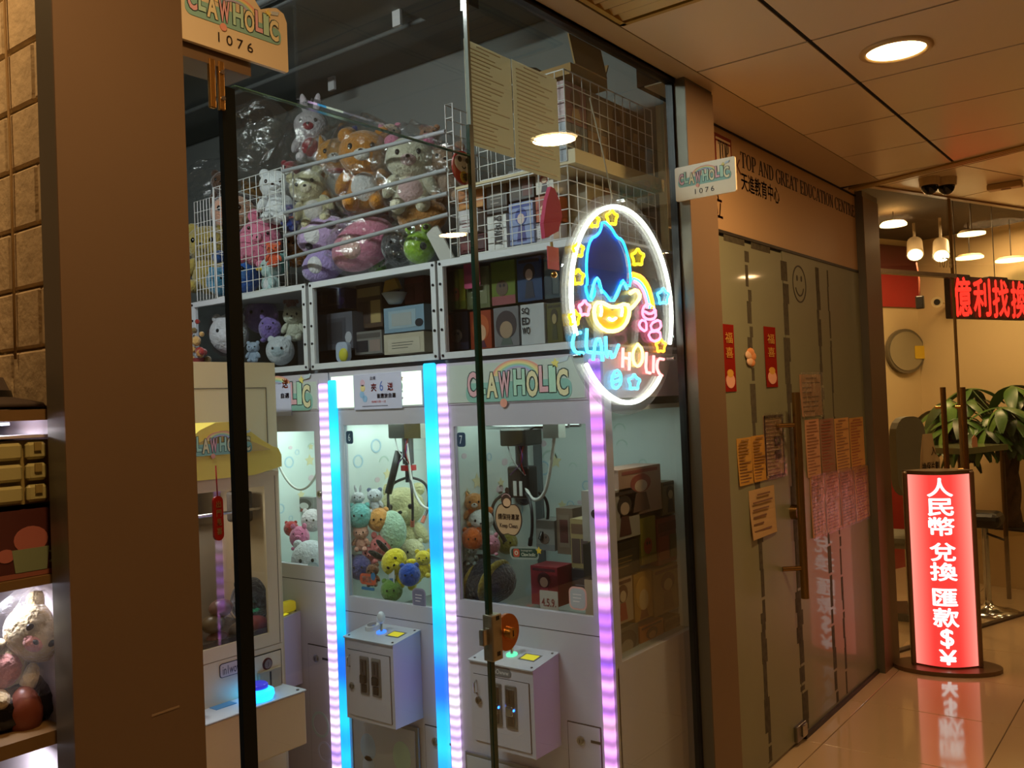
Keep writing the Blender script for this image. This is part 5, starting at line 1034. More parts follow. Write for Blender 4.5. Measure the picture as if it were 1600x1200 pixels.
def pbox(label, rect, plane, pos, depth, col, art='figure', cols=((60, 50, 60), (226, 190, 160), (150, 40, 50)), group=None, txt=None, name='toy_box', thick_top=None):
    """retail carton: rect in the photograph gives its face, plane 'X' or 'Y' the wall it faces"""
    if plane == 'Y': a0_, a1_, z0, z1 = rectY(*rect, pos); O = V((a0_, pos, z0)); U = X_; N = -Y_
    else: a0_, a1_, z0, z1 = rectX(*rect, pos); O = V((pos, a0_, z0)); U = Y_; N = X_
    w_, h_ = (a1_-a0_)-.004, (z1-z0)-.003; t = thing(name, label, 'boxed toy', O+U*w_*.5-N*depth*.5, group)
    b_ = part(MB().obox(O, U*w_, -N*depth, Z_*h_), 'carton', card(col), t)
    mb = MB(); mats = [paint(c_) for c_ in cols]; L = .0012
    def A(poly, m_, l_=L): mb.prism([(x*w_, y*h_) for x, y in poly], O, U, Z_, l_, m_)
    if art == 'figure':
        A([(.3, .06), (.7, .06), (.62, .45), (.38, .45)], 2); A(ovalpoly(.5, .66, .24, .20, 16), 0, L*1.3); A(ovalpoly(.5, .60, .15, .13, 14), 1, L*1.7); A([(.08, .88), (.92, .88), (.92, .95), (.08, .95)], 0)
    elif art == 'face':
        A(ovalpoly(.5, .55, .42, .36, 20), 0); A(ovalpoly(.5, .42, .26, .22, 16), 1, L*1.4); A([(.25, .03), (.75, .03), (.65, .22), (.35, .22)], 2, L*1.2)
    elif art == 'blob':
        A(ovalpoly(.45, .38, .26, .18, 16), 0); A([(0, 0), (1, 0), (1, .2), (0, .2)], 2); A(ovalpoly(.38, .44, .05, .04, 8), 1, L*1.5); A(ovalpoly(.54, .44, .05, .04, 8), 1, L*1.5)
    elif art == 'window':
        A([(.12, .15), (.8, .15), (.8, .85), (.12, .85)], 0); A([(.2, .25), (.7, .25), (.7, .75), (.2, .75)], 1, L*1.5); A(ovalpoly(.88, .3, .1, .16, 10), 2, L*1.6)
    elif art == 'bands':
        A([(.06, .7), (.94, .7), (.94, .9), (.06, .9)], 0); A([(.06, .1), (.5, .1), (.5, .6), (.06, .6)], 1); A([(.56, .1), (.94, .1), (.94, .6), (.56, .6)], 2)
    elif art == 'label':
        A([(.1, .1), (.9, .1), (.9, .75), (.1, .75)], 0); bars(mb, O+U*w_*.15+Z_*h_*.15, U, Z_, w_*.7, h_*.5, 3, 2, lift=L*1.5)
    if txt:
        for s_, x, y, w2, h2, vert in txt:
            if vert: text(mb, s_, O+U*w_*x+Z_*h_*y, -Z_, U, h_*h2, w_*w2, L*2, 0, .03)
            else: text(mb, s_, O+U*w_*x+Z_*h_*y, U, Z_, w_*w2, h_*h2, L*2, 0, .03)
    if mb.v: part(mb, 'front_print', mats, b_)
    return t
# ------------------------------------------------ clear-fronted cabinets on top of the machines
CW = M('cabinet_frame_white', (200, 202, 206), rough=.4); CB = M('cabinet_shell', (176, 178, 182), rough=.5)
def cabinet(label, x0, x1, z0, z1):
    t = thing('display_cabinet', label, 'display cabinet', ((x0+x1)/2, 2.59, z0), 'display cabinets above the claw machines'); f = .022; y0, y1 = YF-.004, YB
    part(MB().box(x0, x1, y1-.008, y1, z0, z1), 'back_panel', CB, t); part(MB().box(x0, x1, y0+.006, y1-.008, z0, z0+.008), 'bottom_panel', CB, t); part(MB().box(x0, x1, y0+.006, y1-.008, z1-.008, z1), 'top_panel', CB, t)
    for xx, s in ((x0, 1), (x1, -1)):
        part(MB().box(xx, xx+s*f, y0, y0+.02, z0, z1), 'front_post', CW, t); part(MB().box(xx, xx+s*.006, y0+.02, y1-.008, z0+.008, z1-.008), 'side_panel', glassM('smoked_side', (.7, .7, .7), f0=.04), t)
        for zz in (z0+.012, z0+.1, (z0+z1)/2, z1-.08, z1-.012): part(MB().cyl((xx+s*f*.5, y0, zz), (xx+s*f*.5, y0-.003, zz), .005, n=8), 'bolt', steel('4a4a4e'), t)
    for zz in (z0, z1-f): part(MB().box(x0+f, x1-f, y0, y0+.02, zz, zz+f), 'front_rail', CW, t)
    part(MB().box(x0+f, x1-f, y0+.008, y0+.011, z0+f, z1-f), 'pane', glassM('cabinet_pane', (.95, .96, .97), f0=.05), t)
    return t
CZ0, CZ1 = 1.655, 1.99
xA0, xA1 = -2.06, at(480, 500, 1, YF).x; xB0, xB1 = at(485, 500, 1, YF).x, at(683, 480, 1, YF).x; xC0, xC1 = at(687, 480, 1, YF).x, .022
cabinet('clear fronted cabinet with white and lilac plush above the tall plain machine', xA0, xA1, CZ0, CZ1)
cabinet('clear fronted cabinet of mixed cartons under the barred plush pen', xB0, xB1, CZ0, CZ1)
cabinet('clear fronted cabinet of figure boxes behind the neon sign', xC0, xC1, CZ0, CZ1)
solo(MB().box(-2.06, .022, YF+.03, YB, MZ+.001, CZ0-.001), 'shelf_board', M('shelf_board_grey', (120, 122, 128), rough=.5), 'thin grey board between the machines and the cabinets above', 'board')
# wire grids and bar pen
WIRE = M('white_wire', (214, 214, 212), rough=.35)
def grid(par, O, U, W, nu, nv, su, sv, r=.0016, rim=.0026):
    O, U, W = V(O), V(U).normalized(), V(W).normalized(); mb = MB()
    for i in range(1, nu): mb.cyl(O+U*su*i, O+U*su*i+W*sv*nv, r, n=5)
    for j in range(1, nv): mb.cyl(O+W*sv*j, O+W*sv*j+U*su*nu, r, n=5)
    g_ = part(mb, 'wire_mesh', WIRE, par); g_['kind'] = 'stuff'
    part(MB().tube([O, O+U*su*nu, O+U*su*nu+W*sv*nv, O+W*sv*nv], rim, 6, closed=True), 'wire_rim', WIRE, par)
gx0, gx1 = at(303, 300, 1, YF).x, at(443, 350, 1, YF).x; GZ = CZ1+.003
t = thing('wire_pen', 'white wire mesh pen full of plush above the lilac plush cabinet', 'wire basket', ((gx0+gx1)/2, 2.5, GZ))
xm = at(337, 380, 1, YF).x; n = 11; su = (gx1-xm)/n; grid(t, (xm, YF, GZ), X_, Z_, n, 10, su, .047); n2 = 6; grid(t, (gx0, YF, GZ), X_, Z_, n2, 9, (xm-.012-gx0)/n2, .048); grid(t, (xm-.006, YF, GZ), Y_, Z_, 6, 10, .08, .047)
px0, px1 = gx1+.012, at(702, 330, 1, YF).x
t = thing('bar_pen', 'four slanting white bars fencing the plush heap above the middle cabinet', 'rail fence', ((px0+px1)/2, 2.3, GZ))
BARM = M('painted_bar', (150, 152, 156), rough=.4)
for zl, zr in ((2.445, 2.42), (2.28, 2.29), (2.19, 2.21), (2.10, 2.14)): part(MB().cyl((px0, YF-.004, zl), (px1, YF-.004, zr), .0075, n=10), 'bar', BARM, t)
part(MB().tube([(px0, YF, GZ), (px0, YF, 2.47), (px0+.006, YF+.04, 2.47), (px0+.006, YF+.04, GZ)], .003, 6), 'post', WIRE, t)
grid(t, (px1-.0, YF, GZ), Y_, Z_, 6, 11, .08, .047); grid(t, (px1, YF, GZ), X_, Z_, 1, 11, .032, .047)
bx0, bx1 = px1+.04, at(886, 240, 1, YF).x
t = thing('wire_basket', 'lower white wire mesh basket of toy boxes above the end cabinet', 'wire basket', ((bx0+bx1)/2, 2.5, GZ))
n = 12; grid(t, (bx0, YF, GZ), X_, Z_, n, 5, (bx1-bx0)/n, .044); grid(t, (bx1, YF, GZ), Y_, Z_, 11, 5, .05, .044)
zs = GZ+.232
solo(MB().box(bx0-.01, bx1+.03, YF-.002, YB, zs-.008, zs).box(bx1+.005, bx1+.03, YF-.002, YB, zs, zs+.035), 'shelf_board', M('cream_board', (188, 170, 130), rough=.5), 'cream board carrying the upper wire basket', 'board')
t = thing('wire_basket', 'upper white wire mesh basket of toy boxes close to the ceiling', 'wire basket', ((bx0+bx1)/2, 2.5, zs))
grid(t, (bx0+.1, YF, zs+.002), X_, Z_, 10, 6, (bx1-bx0-.1)/10, .047); grid(t, (bx1, YF, zs+.002), Y_, Z_, 11, 6, .05, .047)
# boxes in the lower basket
GB = 'figure boxes in the wire baskets'
def B(label, r, col, art, cols, Y=2.34, d=.09, txt=None, g=GB): return pbox(label, r, 'Y', Y, d, col, art, cols, g, txt)
B('maroon carton low beside the bar pen', (718, 760, 366, 394), (84, 34, 38), 'bands', ((60, 26, 30), (110, 50, 50), (70, 40, 44)))
B('white label carton on the maroon carton', (716, 748, 326, 364), (196, 192, 196), 'label', ((206, 202, 204), (0, 0, 0), (120, 60, 60)), Y=2.345)
B('orange carton with a rounded animal behind the glass edge', (714, 756, 288, 326), (172, 104, 44), 'blob', ((120, 70, 34), (226, 200, 160), (190, 130, 60)), Y=2.345)
B('white upright carton with vertical black lettering', (762, 793, 334, 389), (206, 206, 204), None, ((34, 34, 36),), Y=2.325, d=.06, txt=[('SPY×FAMILY', .35, .95, .45, .85, True)])
B('black carton behind the white lettered one', (760, 793, 278, 332), (50, 46, 44), 'label', ((70, 64, 60), (90, 80, 70), (160, 150, 140)), Y=2.35)
B('pale blue carton with a blue haired figure', (796, 835, 314, 381), (130, 146, 190), 'figure', ((40, 66, 150), (216, 190, 180), (60, 60, 130)), Y=2.33)
B('dark carton with red print above the pale blue carton', (795, 835, 262, 312), (44, 40, 38), 'bands', ((120, 40, 34), (70, 60, 50), (90, 40, 34)), Y=2.34)
B('orange carton half covered by the pink charm', (837, 866, 304, 345), (176, 84, 44), 'face', ((150, 50, 40), (230, 190, 160), (90, 50, 40)))
B('white manga carton above the orange one', (837, 866, 266, 302), (196, 188, 176), 'figure', ((140, 50, 40), (220, 190, 160), (60, 50, 60)))
B('white carton under the orange one', (837, 866, 346, 376), (190, 184, 190), 'label', ((200, 196, 200), (0, 0, 0), (120, 110, 130)))
for k, (yy, lab) in enumerate(((2.42, 'first carton along the side mesh of the lower basket'), (2.53, 'second carton along the side mesh of the lower basket'), (2.64, 'third carton along the side mesh of the lower basket'))):
    o = V((bx1-.11, yy, GZ+.002)); t = thing('toy_box', lab, 'boxed toy', o, GB); c_ = [(120, 104, 70), (104, 74, 56), (130, 118, 96)][k]
    bd_ = part(MB().box(o.x, o.x+.10, yy, yy+.10, o.z, o.z+.19), 'carton', card(c_), t); part(MB().prism(ovalpoly(.05, .11, .03, .04), (o.x+.10, yy, o.z), Y_, Z_, .001, 0).prism([(.02, .01), (.08, .01), (.07, .06), (.03, .06)], (o.x+.10, yy, o.z), Y_, Z_, .001, 1), 'front_print', [paint((90, 50, 40)), paint((150, 120, 90))], bd_)
cu = [(128, 84, 86), (112, 96, 74), (140, 112, 72), (96, 80, 64), (120, 100, 84), (134, 104, 70), (100, 72, 56), (124, 108, 84), (110, 84, 60)]
lb = ['rosy carton at the corner of the upper basket, upper layer', 'brown carton second along the upper basket, upper layer', 'tan carton third along the upper basket, upper layer', 'dark carton fourth along the upper basket, upper layer', 'blue grey carton at the corner of the upper basket, lower layer', 'amber carton second along the upper basket, lower layer', 'brown carton third along the upper basket, lower layer', 'pale carton fourth along the upper basket, lower layer']
for k in range(8):
    i, j = k % 4, k//4; o = V((bx1-.13, YF+.012+.125*i, zs+.002+(0 if j else .128))); t = thing('toy_box', lb[k], 'boxed toy', o, GB); c_ = cu[k] if k != 4 else (84, 100, 116)
    bd_ = part(MB().box(o.x, o.x+.122, o.y, o.y+.12, o.z, o.z+.126), 'carton', card(c_), t)
    mb = MB(); mb.prism(ovalpoly(.06, .08, .028, .03), (o.x+.122, o.y, o.z), Y_, Z_, .001, 0).prism([(.03, .008), (.09, .008), (.075, .05), (.045, .05)], (o.x+.122, o.y, o.z), Y_, Z_, .001, 1)
    mb.prism(ovalpoly(.06, .07, .03, .035), (o.x, o.y, o.z), X_, Z_, .001, 1); part(mb, 'front_print', [paint((86, 60, 44)), paint((170, 140, 100))], bd_)
B('rosy wide carton behind the front mesh of the upper basket', (835, 872, 138, 186), (140, 84, 90), 'bands', ((110, 60, 66), (160, 110, 110), (120, 80, 80)), Y=2.33)
B('blue and white figure carton under the rosy wide carton', (838, 872, 188, 236), (90, 110, 130), 'figure', ((60, 60, 80), (200, 180, 160), (90, 70, 70)), Y=2.33)
# open cardboard box and black sack on top
zk = zs+.286; KB = M('kraft_cardboard', (150, 116, 66), rough=.8, var=.05, vs=8)
x0_, x1_ = bx1-.22, bx1-.0; t = thing('cardboard_box', 'open brown cardboard box with raised flap above the upper basket', 'cardboard box', (bx1-.1, 2.44, zk))
part(MB().box(x0_, x1_, 2.34, 2.346, zk, zk+.03).box(x0_, x1_, 2.55, 2.556, zk, zk+.03).box(x0_, x0_+.006, 2.346, 2.55, zk, zk+.03).box(x1_-.006, x1_, 2.346, 2.55, zk, zk+.03).box(x0_, x1_, 2.34, 2.556, zk-.004, zk), 'walls', KB, t)
part(MB().obox((x1_, 2.36, zk+.03), (-.02, 0, .10), (0, .19, 0), (.005, 0, .001)), 'flap', KB, t); part(MB().obox((x0_+.05, 2.553, zk+.03), (.16, 0, 0), (0, .03, .06), (0, .005, -.002)), 'flap', KB, t)
p = at(820, 105, 1, 2.48); mb = MB(); mb.bag((p.x-.06, 2.48, zk+.055), (.17, .11, .06), seed=4); solo(mb, 'black_sack', M('black_film', (36, 30, 24), rough=.3), 'crumpled black sack lying on the upper basket', 'sack')
# boxes inside the end cabinet
GC = 'figure boxes in the end cabinet'
def C(label, r, col, art, cols, Y=2.40, d=.12, txt=None): return pbox(label, r, 'Y', Y, d, col, art, cols, GC, txt)
C('yellow green carton with an orange round creature', (697, 728, 420, 484), (150, 146, 40), 'blob', ((200, 90, 60), (60, 30, 30), (120, 130, 40)))
C('olive carton with a pink header card', (729, 766, 416, 482), (104, 108, 70), 'label', ((120, 120, 84), (0, 0, 0), (170, 170, 150)))
C('green carton with a brown round creature on a pink base', (768, 806, 406, 476), (104, 118, 40), 'blob', ((96, 74, 56), (40, 30, 30), (150, 80, 80)))
C('dark blue carton with a long haired figure', (808, 848, 400, 470), (50, 70, 104), 'figure', ((58, 44, 38), (206, 170, 150), (50, 48, 60)))
C('teal carton behind the red bell charm', (850, 876, 400, 466), (50, 66, 72), 'bands', ((90, 90, 70), (40, 50, 60), (70, 80, 80)))
C('navy carton in the lower row beside the bolted post', (698, 733, 487, 547), (30, 32, 44), 'blob', ((170, 150, 130), (30, 30, 40), (60, 60, 84)))
C('orange red carton in the lower row', (735, 769, 484, 545), (160, 66, 36), 'face', ((190, 90, 40), (220, 170, 130), (90, 40, 60)))
C('grey portrait carton with a dark haired head', (772, 812, 478, 541), (128, 124, 124), 'face', ((70, 56, 56), (170, 140, 110), (90, 100, 90)))
C('white carton with bold black capitals and a figure', (814, 852, 473, 538), (196, 196, 194), None, ((44, 40, 40),), txt=[('SQ', .06, .74, .34, .18, False), ('ED', .06, .5, .34, .18, False), ('WO', .06, .26, .34, .18, False)])
C('olive carton behind the rim of the neon sign', (855, 880, 472, 535), (92, 88, 40), 'figure', ((60, 50, 30), (170, 150, 100), (70, 70, 40)))
p0 = at(739, 430, 1, 2.39); solo(MB().prism(rpoly(-.035, -.045, .035, .045, .008), (p0.x, 2.385, p0.z), X_, Z_, .002), 'pink_tag', paint((206, 84, 120)), 'bright pink card tag on the olive carton', 'tag')
# cartons inside the middle cabinet
GD = 'mixed cartons in the middle cabinet'
def D(label, r, col, art, cols, Y=2.40, d=.10, txt=None): return pbox(label, r, 'Y', Y, d, col, art, cols, GD, txt)
D('blue and white window carton', (496, 540, 443, 484), (56, 60, 110), 'window', ((176, 180, 196), (90, 94, 104), (100, 80, 160)), Y=2.46)
D('brown carton with tan strips', (557, 598, 441, 512), (84, 66, 52), 'bands', ((160, 136, 90), (70, 54, 46), (170, 146, 96)), Y=2.46)
D('dark red carton in the upper corner', (632, 664, 428, 474), (96, 38, 30), 'bands', ((110, 46, 36), (84, 30, 26), (100, 42, 34)), Y=2.46)
D('light blue carton with a dark swirl mark', (600, 664, 477, 518), (134, 160, 178), 'window', ((160, 180, 190), (170, 174, 172), (40, 40, 46)), Y=2.42)
D('beige carton with a black square', (600, 664, 519, 552), (196, 184, 160), 'label', ((204, 192, 170), (0, 0, 0), (60, 60, 50)), Y=2.40)
D('clear small case with a white frame', (499, 552, 488, 546), (92, 92, 100), 'window', ((70, 70, 78), (60, 58, 62), (180, 180, 186)), Y=2.40)
D('grey carton beside the clear small case', (554, 598, 516, 553), (128, 124, 118), 'bands', ((90, 84, 80), (40, 38, 42), (150, 130, 120)), Y=2.42)
c = at(617, 458, 1, 2.44); t = thing('bowl_toy', 'white bowl toy with a yellow wedge on the light blue carton', 'toy', c-Z_*.04)
part(MB().lathe([(.0, -.04), (.025, -.04), (.05, .0), (.046, .0), (.02, -.03)], c, n=18), 'bowl', M('bowl_white', (200, 206, 206)), t); part(MB().prism([(-.045, .0), (.04, .01), (.02, .05), (-.03, .045)], c+V((0, .0, .003)), X_, Z_, .02), 'wedge', paint((196, 150, 60)), t)
c = at(540, 553, 1, 2.37); t = thing('small_figure_toy', 'small blue and yellow toy at the front of the middle cabinet', 'toy', c-Z_*.03)
part(MB().prism(rpoly(-.032, -.03, .032, .045, .02), c, X_, Z_, .02), 'shell', M('toy_pale', (176, 186, 206)), t); part(MB().ell(c+V((.012, -.022, -.005)), (.024, .01, .026)), 'face', M('toy_yellow', (206, 196, 60)), t)
# ------------------------------------------------ plush in the end-left cabinet
GA = 'plush in the lilac cabinet'
pl('big white plush head with black eyes and red collar', 358, 522, 62, 2.415, 'ball', body=(214, 214, 216), belly=(220, 220, 222), group=GA)
pl('lilac plush ball behind the white plush', 408, 493, 56, 2.55, 'ball', body=(136, 112, 172), group=GA)
pl('violet plush pressed against the pane centre', 422, 510, 50, 2.42, 'pig', body=(130, 106, 176), group=GA)
pl('cream plush with dark eyes by the cabinet post', 460, 505, 58, 2.46, 'cat', body=(196, 196, 176), group=GA)
pl('large white plush with a yellow and green patch', 438, 548, 46, 2.38, 'ball', body=(206, 210, 214), belly=(176, 190, 196), accent=(190, 170, 50), group=GA)
pl('small blue white plush on the cabinet floor', 396, 550, 34, 2.38, 'bear', body=(170, 186, 206), group=GA)
pl('peach plush tucked at the top corner of the cabinet', 455, 465, 36, 2.55, 'bear', body=(170, 120, 110), group=GA)
c = at(318, 520, 1, 2.28); rr = random.Random(9); t = thing('flower_spray', 'dried orange and red flower spray leaning beside the cabinet', 'flowers', (c.x, c.y, 1.66))
for k in range(26): part(MB().ell((c.x+rr.uniform(-.07, .09), c.y-.03+rr.uniform(-.03, .02), 1.70+rr.uniform(-.02, .2)), rr.uniform(.010, .02), nu=7, nv=5), 'blossom', fuzz([(176, 120, 60), (150, 50, 44), (110, 90, 50), (190, 150, 90)][k % 4]), t)
part(MB().cyl((c.x, c.y-.03, 1.66), (c.x, c.y-.03, 1.74), .03, .04, n=10), 'bundle', M('bundle_red', (120, 40, 36)), t)
# ------------------------------------------------ plush in the mesh pen
GE = 'plush in the mesh pen'
pl('yellow plush bear at the end of the mesh pen', 326, 405, 112, 2.40, 'bear', body=(158, 140, 70), group=GE)
pl('doll with dark hair and blue shirt behind the mesh', 368, 358, 120, 2.50, 'doll', body=(40, 76, 130), belly=(206, 156, 130), ear=(40, 30, 28), group=GE)
pl('bright pink plush pig leaning on the mesh', 408, 372, 95, 2.42, 'pig', body=(206, 110, 140), muzzle=(214, 120, 150), roll=.3, group=GE)
pl('fluffy white plush at the mesh corner', 433, 308, 88, 2.44, 'bear', body=(214, 216, 220), group=GE)
pl('royal blue plush low in the mesh pen', 377, 428, 66, 2.45, 'ball', body=(50, 100, 180), belly=(80, 130, 200), group=GE)
pl('white and teal plush duck with a yellow beak', 425, 432, 64, 2.40, 'duck', body=(170, 196, 196), belly=(206, 206, 210), muzzle=(214, 176, 50), heading=HEAD-1.0, group=GE)
pl('small orange red plush under the pink pig', 428, 398, 40, 2.37, 'bear', body=(206, 86, 50), group=GE)
pl('teal plush ball next to the duck', 436, 412, 34, 2.46, 'ball', body=(96, 160, 156), group=GE)
pl('mustard plush behind the dark haired doll', 395, 312, 60, 2.66, 'bear', body=(120, 86, 40), group=GE)
pl('sky blue plush at the foot of the mesh pen end', 345, 440, 46, 2.38, 'ball', body=(70, 130, 160), group=GE)
# ------------------------------------------------ plush heap behind the bars
GF = 'plush heap behind the bars'
pl('large caramel plush bear in a clear bag behind the bars', 571, 268, 136, 2.47, 'bear', body=(190, 124, 44), belly=(206, 204, 204), muzzle=(214, 210, 204), wrap=True, group=GF)
pl('cream plush bear with pink ears in a clear bag', 642, 275, 130, 2.47, 'bear', body=(206, 200, 176), ear=(206, 120, 150), belly=(206, 170, 170), wrap=True, group=GF)
pl('cream plush bear lying on its side behind the bars', 487, 312, 98, 2.44, 'bear', body=(200, 192, 156), belly=(206, 200, 196), muzzle=(214, 204, 180), wrap=True, roll=-.25, group=GF)
pl('orange striped plush cat with red scarf and blue cap', 528, 268, 110, 2.56, 'cat', body=(196, 134, 50), belly=(210, 206, 200), accent=(170, 30, 34), wrap=True, group=GF)
pl('blue capped caramel plush at the top of the heap', 545, 222, 50, 2.62, 'bear', body=(190, 130, 56), ear=(30, 50, 120), group=GF)
pl('beige plush dog in a crinkled bag by the mesh end', 698, 272, 100, 2.56, 'bear', body=(168, 134, 108), belly=(190, 160, 140), wrap=True, group=GF)
pl('brown plush lion lying under the cream bear', 660, 338, 60, 2.48, 'pod', body=(150, 104, 56), heading=HEAD-.3, group=GF)
pl('lilac plush cow cushion with grey spots', 506, 368, 62, 2.44, 'pod', body=(176, 150, 190), belly=(206, 204, 206), accent=(70, 66, 72), roll=-.25, group=GF)
pl('rose pink plush cushion with a pale snout', 568, 382, 78, 2.45, 'pod', body=(206, 124, 150), belly=(220, 176, 170), roll=-.55, wrap=True, group=GF)
pl('white and violet plush cushion at the foot of the bars', 508, 412, 56, 2.43, 'pod', body=(150, 130, 180), belly=(206, 204, 208), roll=-.45, group=GF)
pl('lime green plush with black spots', 655, 382, 62, 2.40, 'frog', body=(140, 184, 40), accent=(30, 34, 24), wrap=True, group=GF)
pl('dark plush in a shiny bag beside the lime plush', 622, 385, 56, 2.46, 'ball', body=(56, 54, 56), wrap=True, group=GF)
pl('navy and red plush below the fluffy white plush', 455, 340, 46, 2.46, 'bear', body=(36, 60, 130), accent=(170, 40, 40), group=GF)
pl('pale plush in a big bag at the top of the heap', 487, 215, 90, 2.64, 'rabbit', body=(206, 196, 200), belly=(160, 50, 60), wrap=True, group=GF)
pl('cream plush with pink ears high behind the bars', 610, 222, 60, 2.66, 'bear', body=(200, 176, 140), ear=(200, 130, 150), group=GF)
for px, py, hp, kind, col, lab in ((462, 392, 54, 'bear', (150, 96, 50), 'brown plush tucked beside the pen post'), (600, 335, 60, 'bear', (150, 50, 50), 'dark red plush sunk into the heap'), (540, 335, 64, 'cat', (196, 196, 200), 'white plush cat buried under the caramel bear'), (628, 345, 50, 'bear', (206, 190, 160), 'pale plush below the cream bear with pink ears'), (455, 275, 50, 'bear', (150, 60, 70), 'wine red plush behind the fluffy white plush'), (672, 222, 54, 'bear', (150, 110, 80), 'tan plush high by the mesh end'), (590, 420, 30, 'ball', (90, 120, 60), 'olive plush ball under the rose cushion')):
    pl(lab, px, py, hp, 2.62 if py < 410 else 2.5, kind, body=col, group=GF)
for px, py, hp, kind, col, lab in ((352, 300, 70, 'bear', (90, 64, 44), 'dark brown plush at the back of the mesh pen'), (405, 420, 40, 'bear', (206, 190, 150), 'cream plush low at the back of the mesh pen'), (385, 385, 46, 'bear', (170, 50, 44), 'red plush between the doll and the pig')):
    pl(lab, px, py, hp, 2.60, kind, body=col, group=GE)
c = at(690, 385, 1, 2.33); part_ = solo(MB().prism(rpoly(-.028, -.075, .028, .075, .008), c, (X_*.85+Z_*.5).normalized(), (Z_*.85-X_*.5).normalized(), .008), 'white_plate', M('plate_white', (176, 174, 168), rough=.3), 'pale tilted tablet shaped plate beside the lime plush', 'plate')
# big loose bags
for k, (px, py, rx, rz, lab) in enumerate(((400, 222, .22, .17, 'large empty clear plastic bag slumped above the mesh pen'), (330, 282, .14, .07, 'flattened clear plastic bag lying at the end of the mesh pen'))):
    c = at(px, py, 1, 2.6); mb = MB(); mb.bag(c, (rx, .14, rz), Matrix.Rotation(-.5, 3, 'Y'), seed=k+2); solo(mb, 'plastic_bag', FILM, lab, 'plastic bag')
# charms hanging on the inside of the glass
y0, y1, z0, z1 = rectX(701, 746, 236, 288, GX-.012); yc, zc, r_ = (y0+y1)/2, (z0+z1)/2, (z1-z0)/2
t = thing('lucky_charm', 'round red and white lucky charm with gold disc hanging by the glass edge', 'ornament', (GX-.015, yc, z0)); O = V((GX-.016, yc, zc))
part(MB().prism(ovalpoly(0, 0, r_*.95, r_, 26), O, Y_, Z_, .004), 'disc', paint((170, 40, 34)), t)
mb = MB(); mb.prism(ovalpoly(0, r_*.25, r_*.8, r_*.55, 20), O, Y_, Z_, .0055, 0); mb.prism(ovalpoly(-r_*.35, r_*.45, r_*.17, r_*.17, 12), O, Y_, Z_, .0065, 1); mb.prism(ovalpoly(r_*.35, r_*.45, r_*.17, r_*.17, 12), O, Y_, Z_, .0065, 1); mb.prism(ringpoly(0, r_*.12, r_*.14, r_*.2, 200, 340, 8), O, Y_, Z_, .0065, 1); mb.prism(ovalpoly(.0, -r_*.55, r_*.32, r_*.34, 16), O, Y_, Z_, .006, 2); text(mb, '福', O+V((0, -r_*.2, -r_*.78)), Y_, Z_, r_*.4, r_*.44, .0075, 1, .02)
part(mb, 'face_print', [paint((206, 196, 186)), paint((26, 22, 22)), paint((186, 150, 40))], t); part(MB().tube([O+Z_*r_, O+Z_*(r_+.05)], .001, 5), 'cord', M('gold_cord', (150, 120, 50)), t)
y0, y1, z0, z1 = rectX(845, 875, 293, 377, GX-.03); t = thing('pink_charm', 'deep pink leaf shaped charm with gold edge hanging near the neon sign', 'ornament', (GX-.03, (y0+y1)/2, z0))
O = V((GX-.034, y0, z0)); w_, h_ = y1-y0, z1-z0
part(MB().prism([(w_*x, h_*y) for x, y in ((.05, .02), (.75, .2), (1, .5), (.9, .75), (.65, .98), (.45, 1), (.2, .7), (.0, .3))], O, Y_, Z_, .012), 'leaf', M('pink_felt', (186, 56, 96), rough=.8), t); part(MB().prism([(w_*x, h_*y) for x, y in ((.3, .06), (.8, .22), (1.05, .5), (.95, .75), (.68, .98), (.78, .6))], O, Y_, Z_, .004, 0, -.004), 'gold_edge', M('gold_trim', (176, 150, 90), rough=.4), t)
part(MB().tube([O+Y_*w_*.55, O+Y_*w_*.6-Z_*.06], .004, 6), 'tassel', M('gold_cord', (150, 120, 50)), t)
y0, y1, z0, z1 = rectX(856, 873, 386, 421, GX-.03); t = thing('bell_charm', 'small red tag with a brass bell hanging under the pink charm', 'ornament', (GX-.03, (y0+y1)/2, z0-.02))
part(MB().box(GX-.032, GX-.029, y0, y1, z0, z1), 'tag', paint((190, 60, 70)), t); part(MB().ell((GX-.03, (y0+y1)/2, z0-.014), .009), 'bell', BRASS, t)
# ------------------------------------------------ prizes inside the machines
G6 = 'plush prizes in the cyan lit machine'; ZF = .705
for m_, a_, b_ in ((m6, x56+.02, x67-.02), (m7, x67+.02, X7R-.02), (m5, -1.82, x56-.022)): part(MB().box(a_, b_, YF+.02, YB-.06, .701, ZF+.006), 'play_floor', M('play_floor_grey', (150, 158, 156), rough=.6), m_)
pl('big cream plush bear seated at the back of the pile', 630, 815, 118, 2.60, 'bear', body=(206, 200, 150), group=G6)
pl('pale mint long plush standing in the pile', 614, 828, 44, 2.46, 'pod', roll=1.45, body=(176, 206, 180), group=G6)
pl('white and grey plush on top of the pile', 586, 782, 40, 2.43, 'bear', body=(196, 200, 206), ear=(110, 120, 150), group=G6)
pl('aqua plush caterpillar at the pane', 562, 806, 40, 2.375, 'ball', body=(110, 180, 176), group=G6)
pl('orange plush ball in the pile', 592, 812, 38, 2.43, 'ball', body=(214, 150, 80), group=G6)
pl('peach and green plush in the pile', 564, 840, 42, 2.375, 'cat', body=(206, 150, 130), group=G6)
pl('coral red plush low in the pile', 596, 852, 52, 2.43, 'pig', body=(206, 110, 110), group=G6)
pl('salmon plush under the coral one', 578, 872, 40, 2.40, 'bear', body=(200, 120, 120), group=G6)
pl('blue violet plush at the lower corner', 562, 886, 40, 2.365, 'ball', body=(80, 76, 130), group=G6)
pl('brown plush beside the violet one', 582, 898, 36, 2.38, 'bear', body=(120, 76, 50), group=G6)
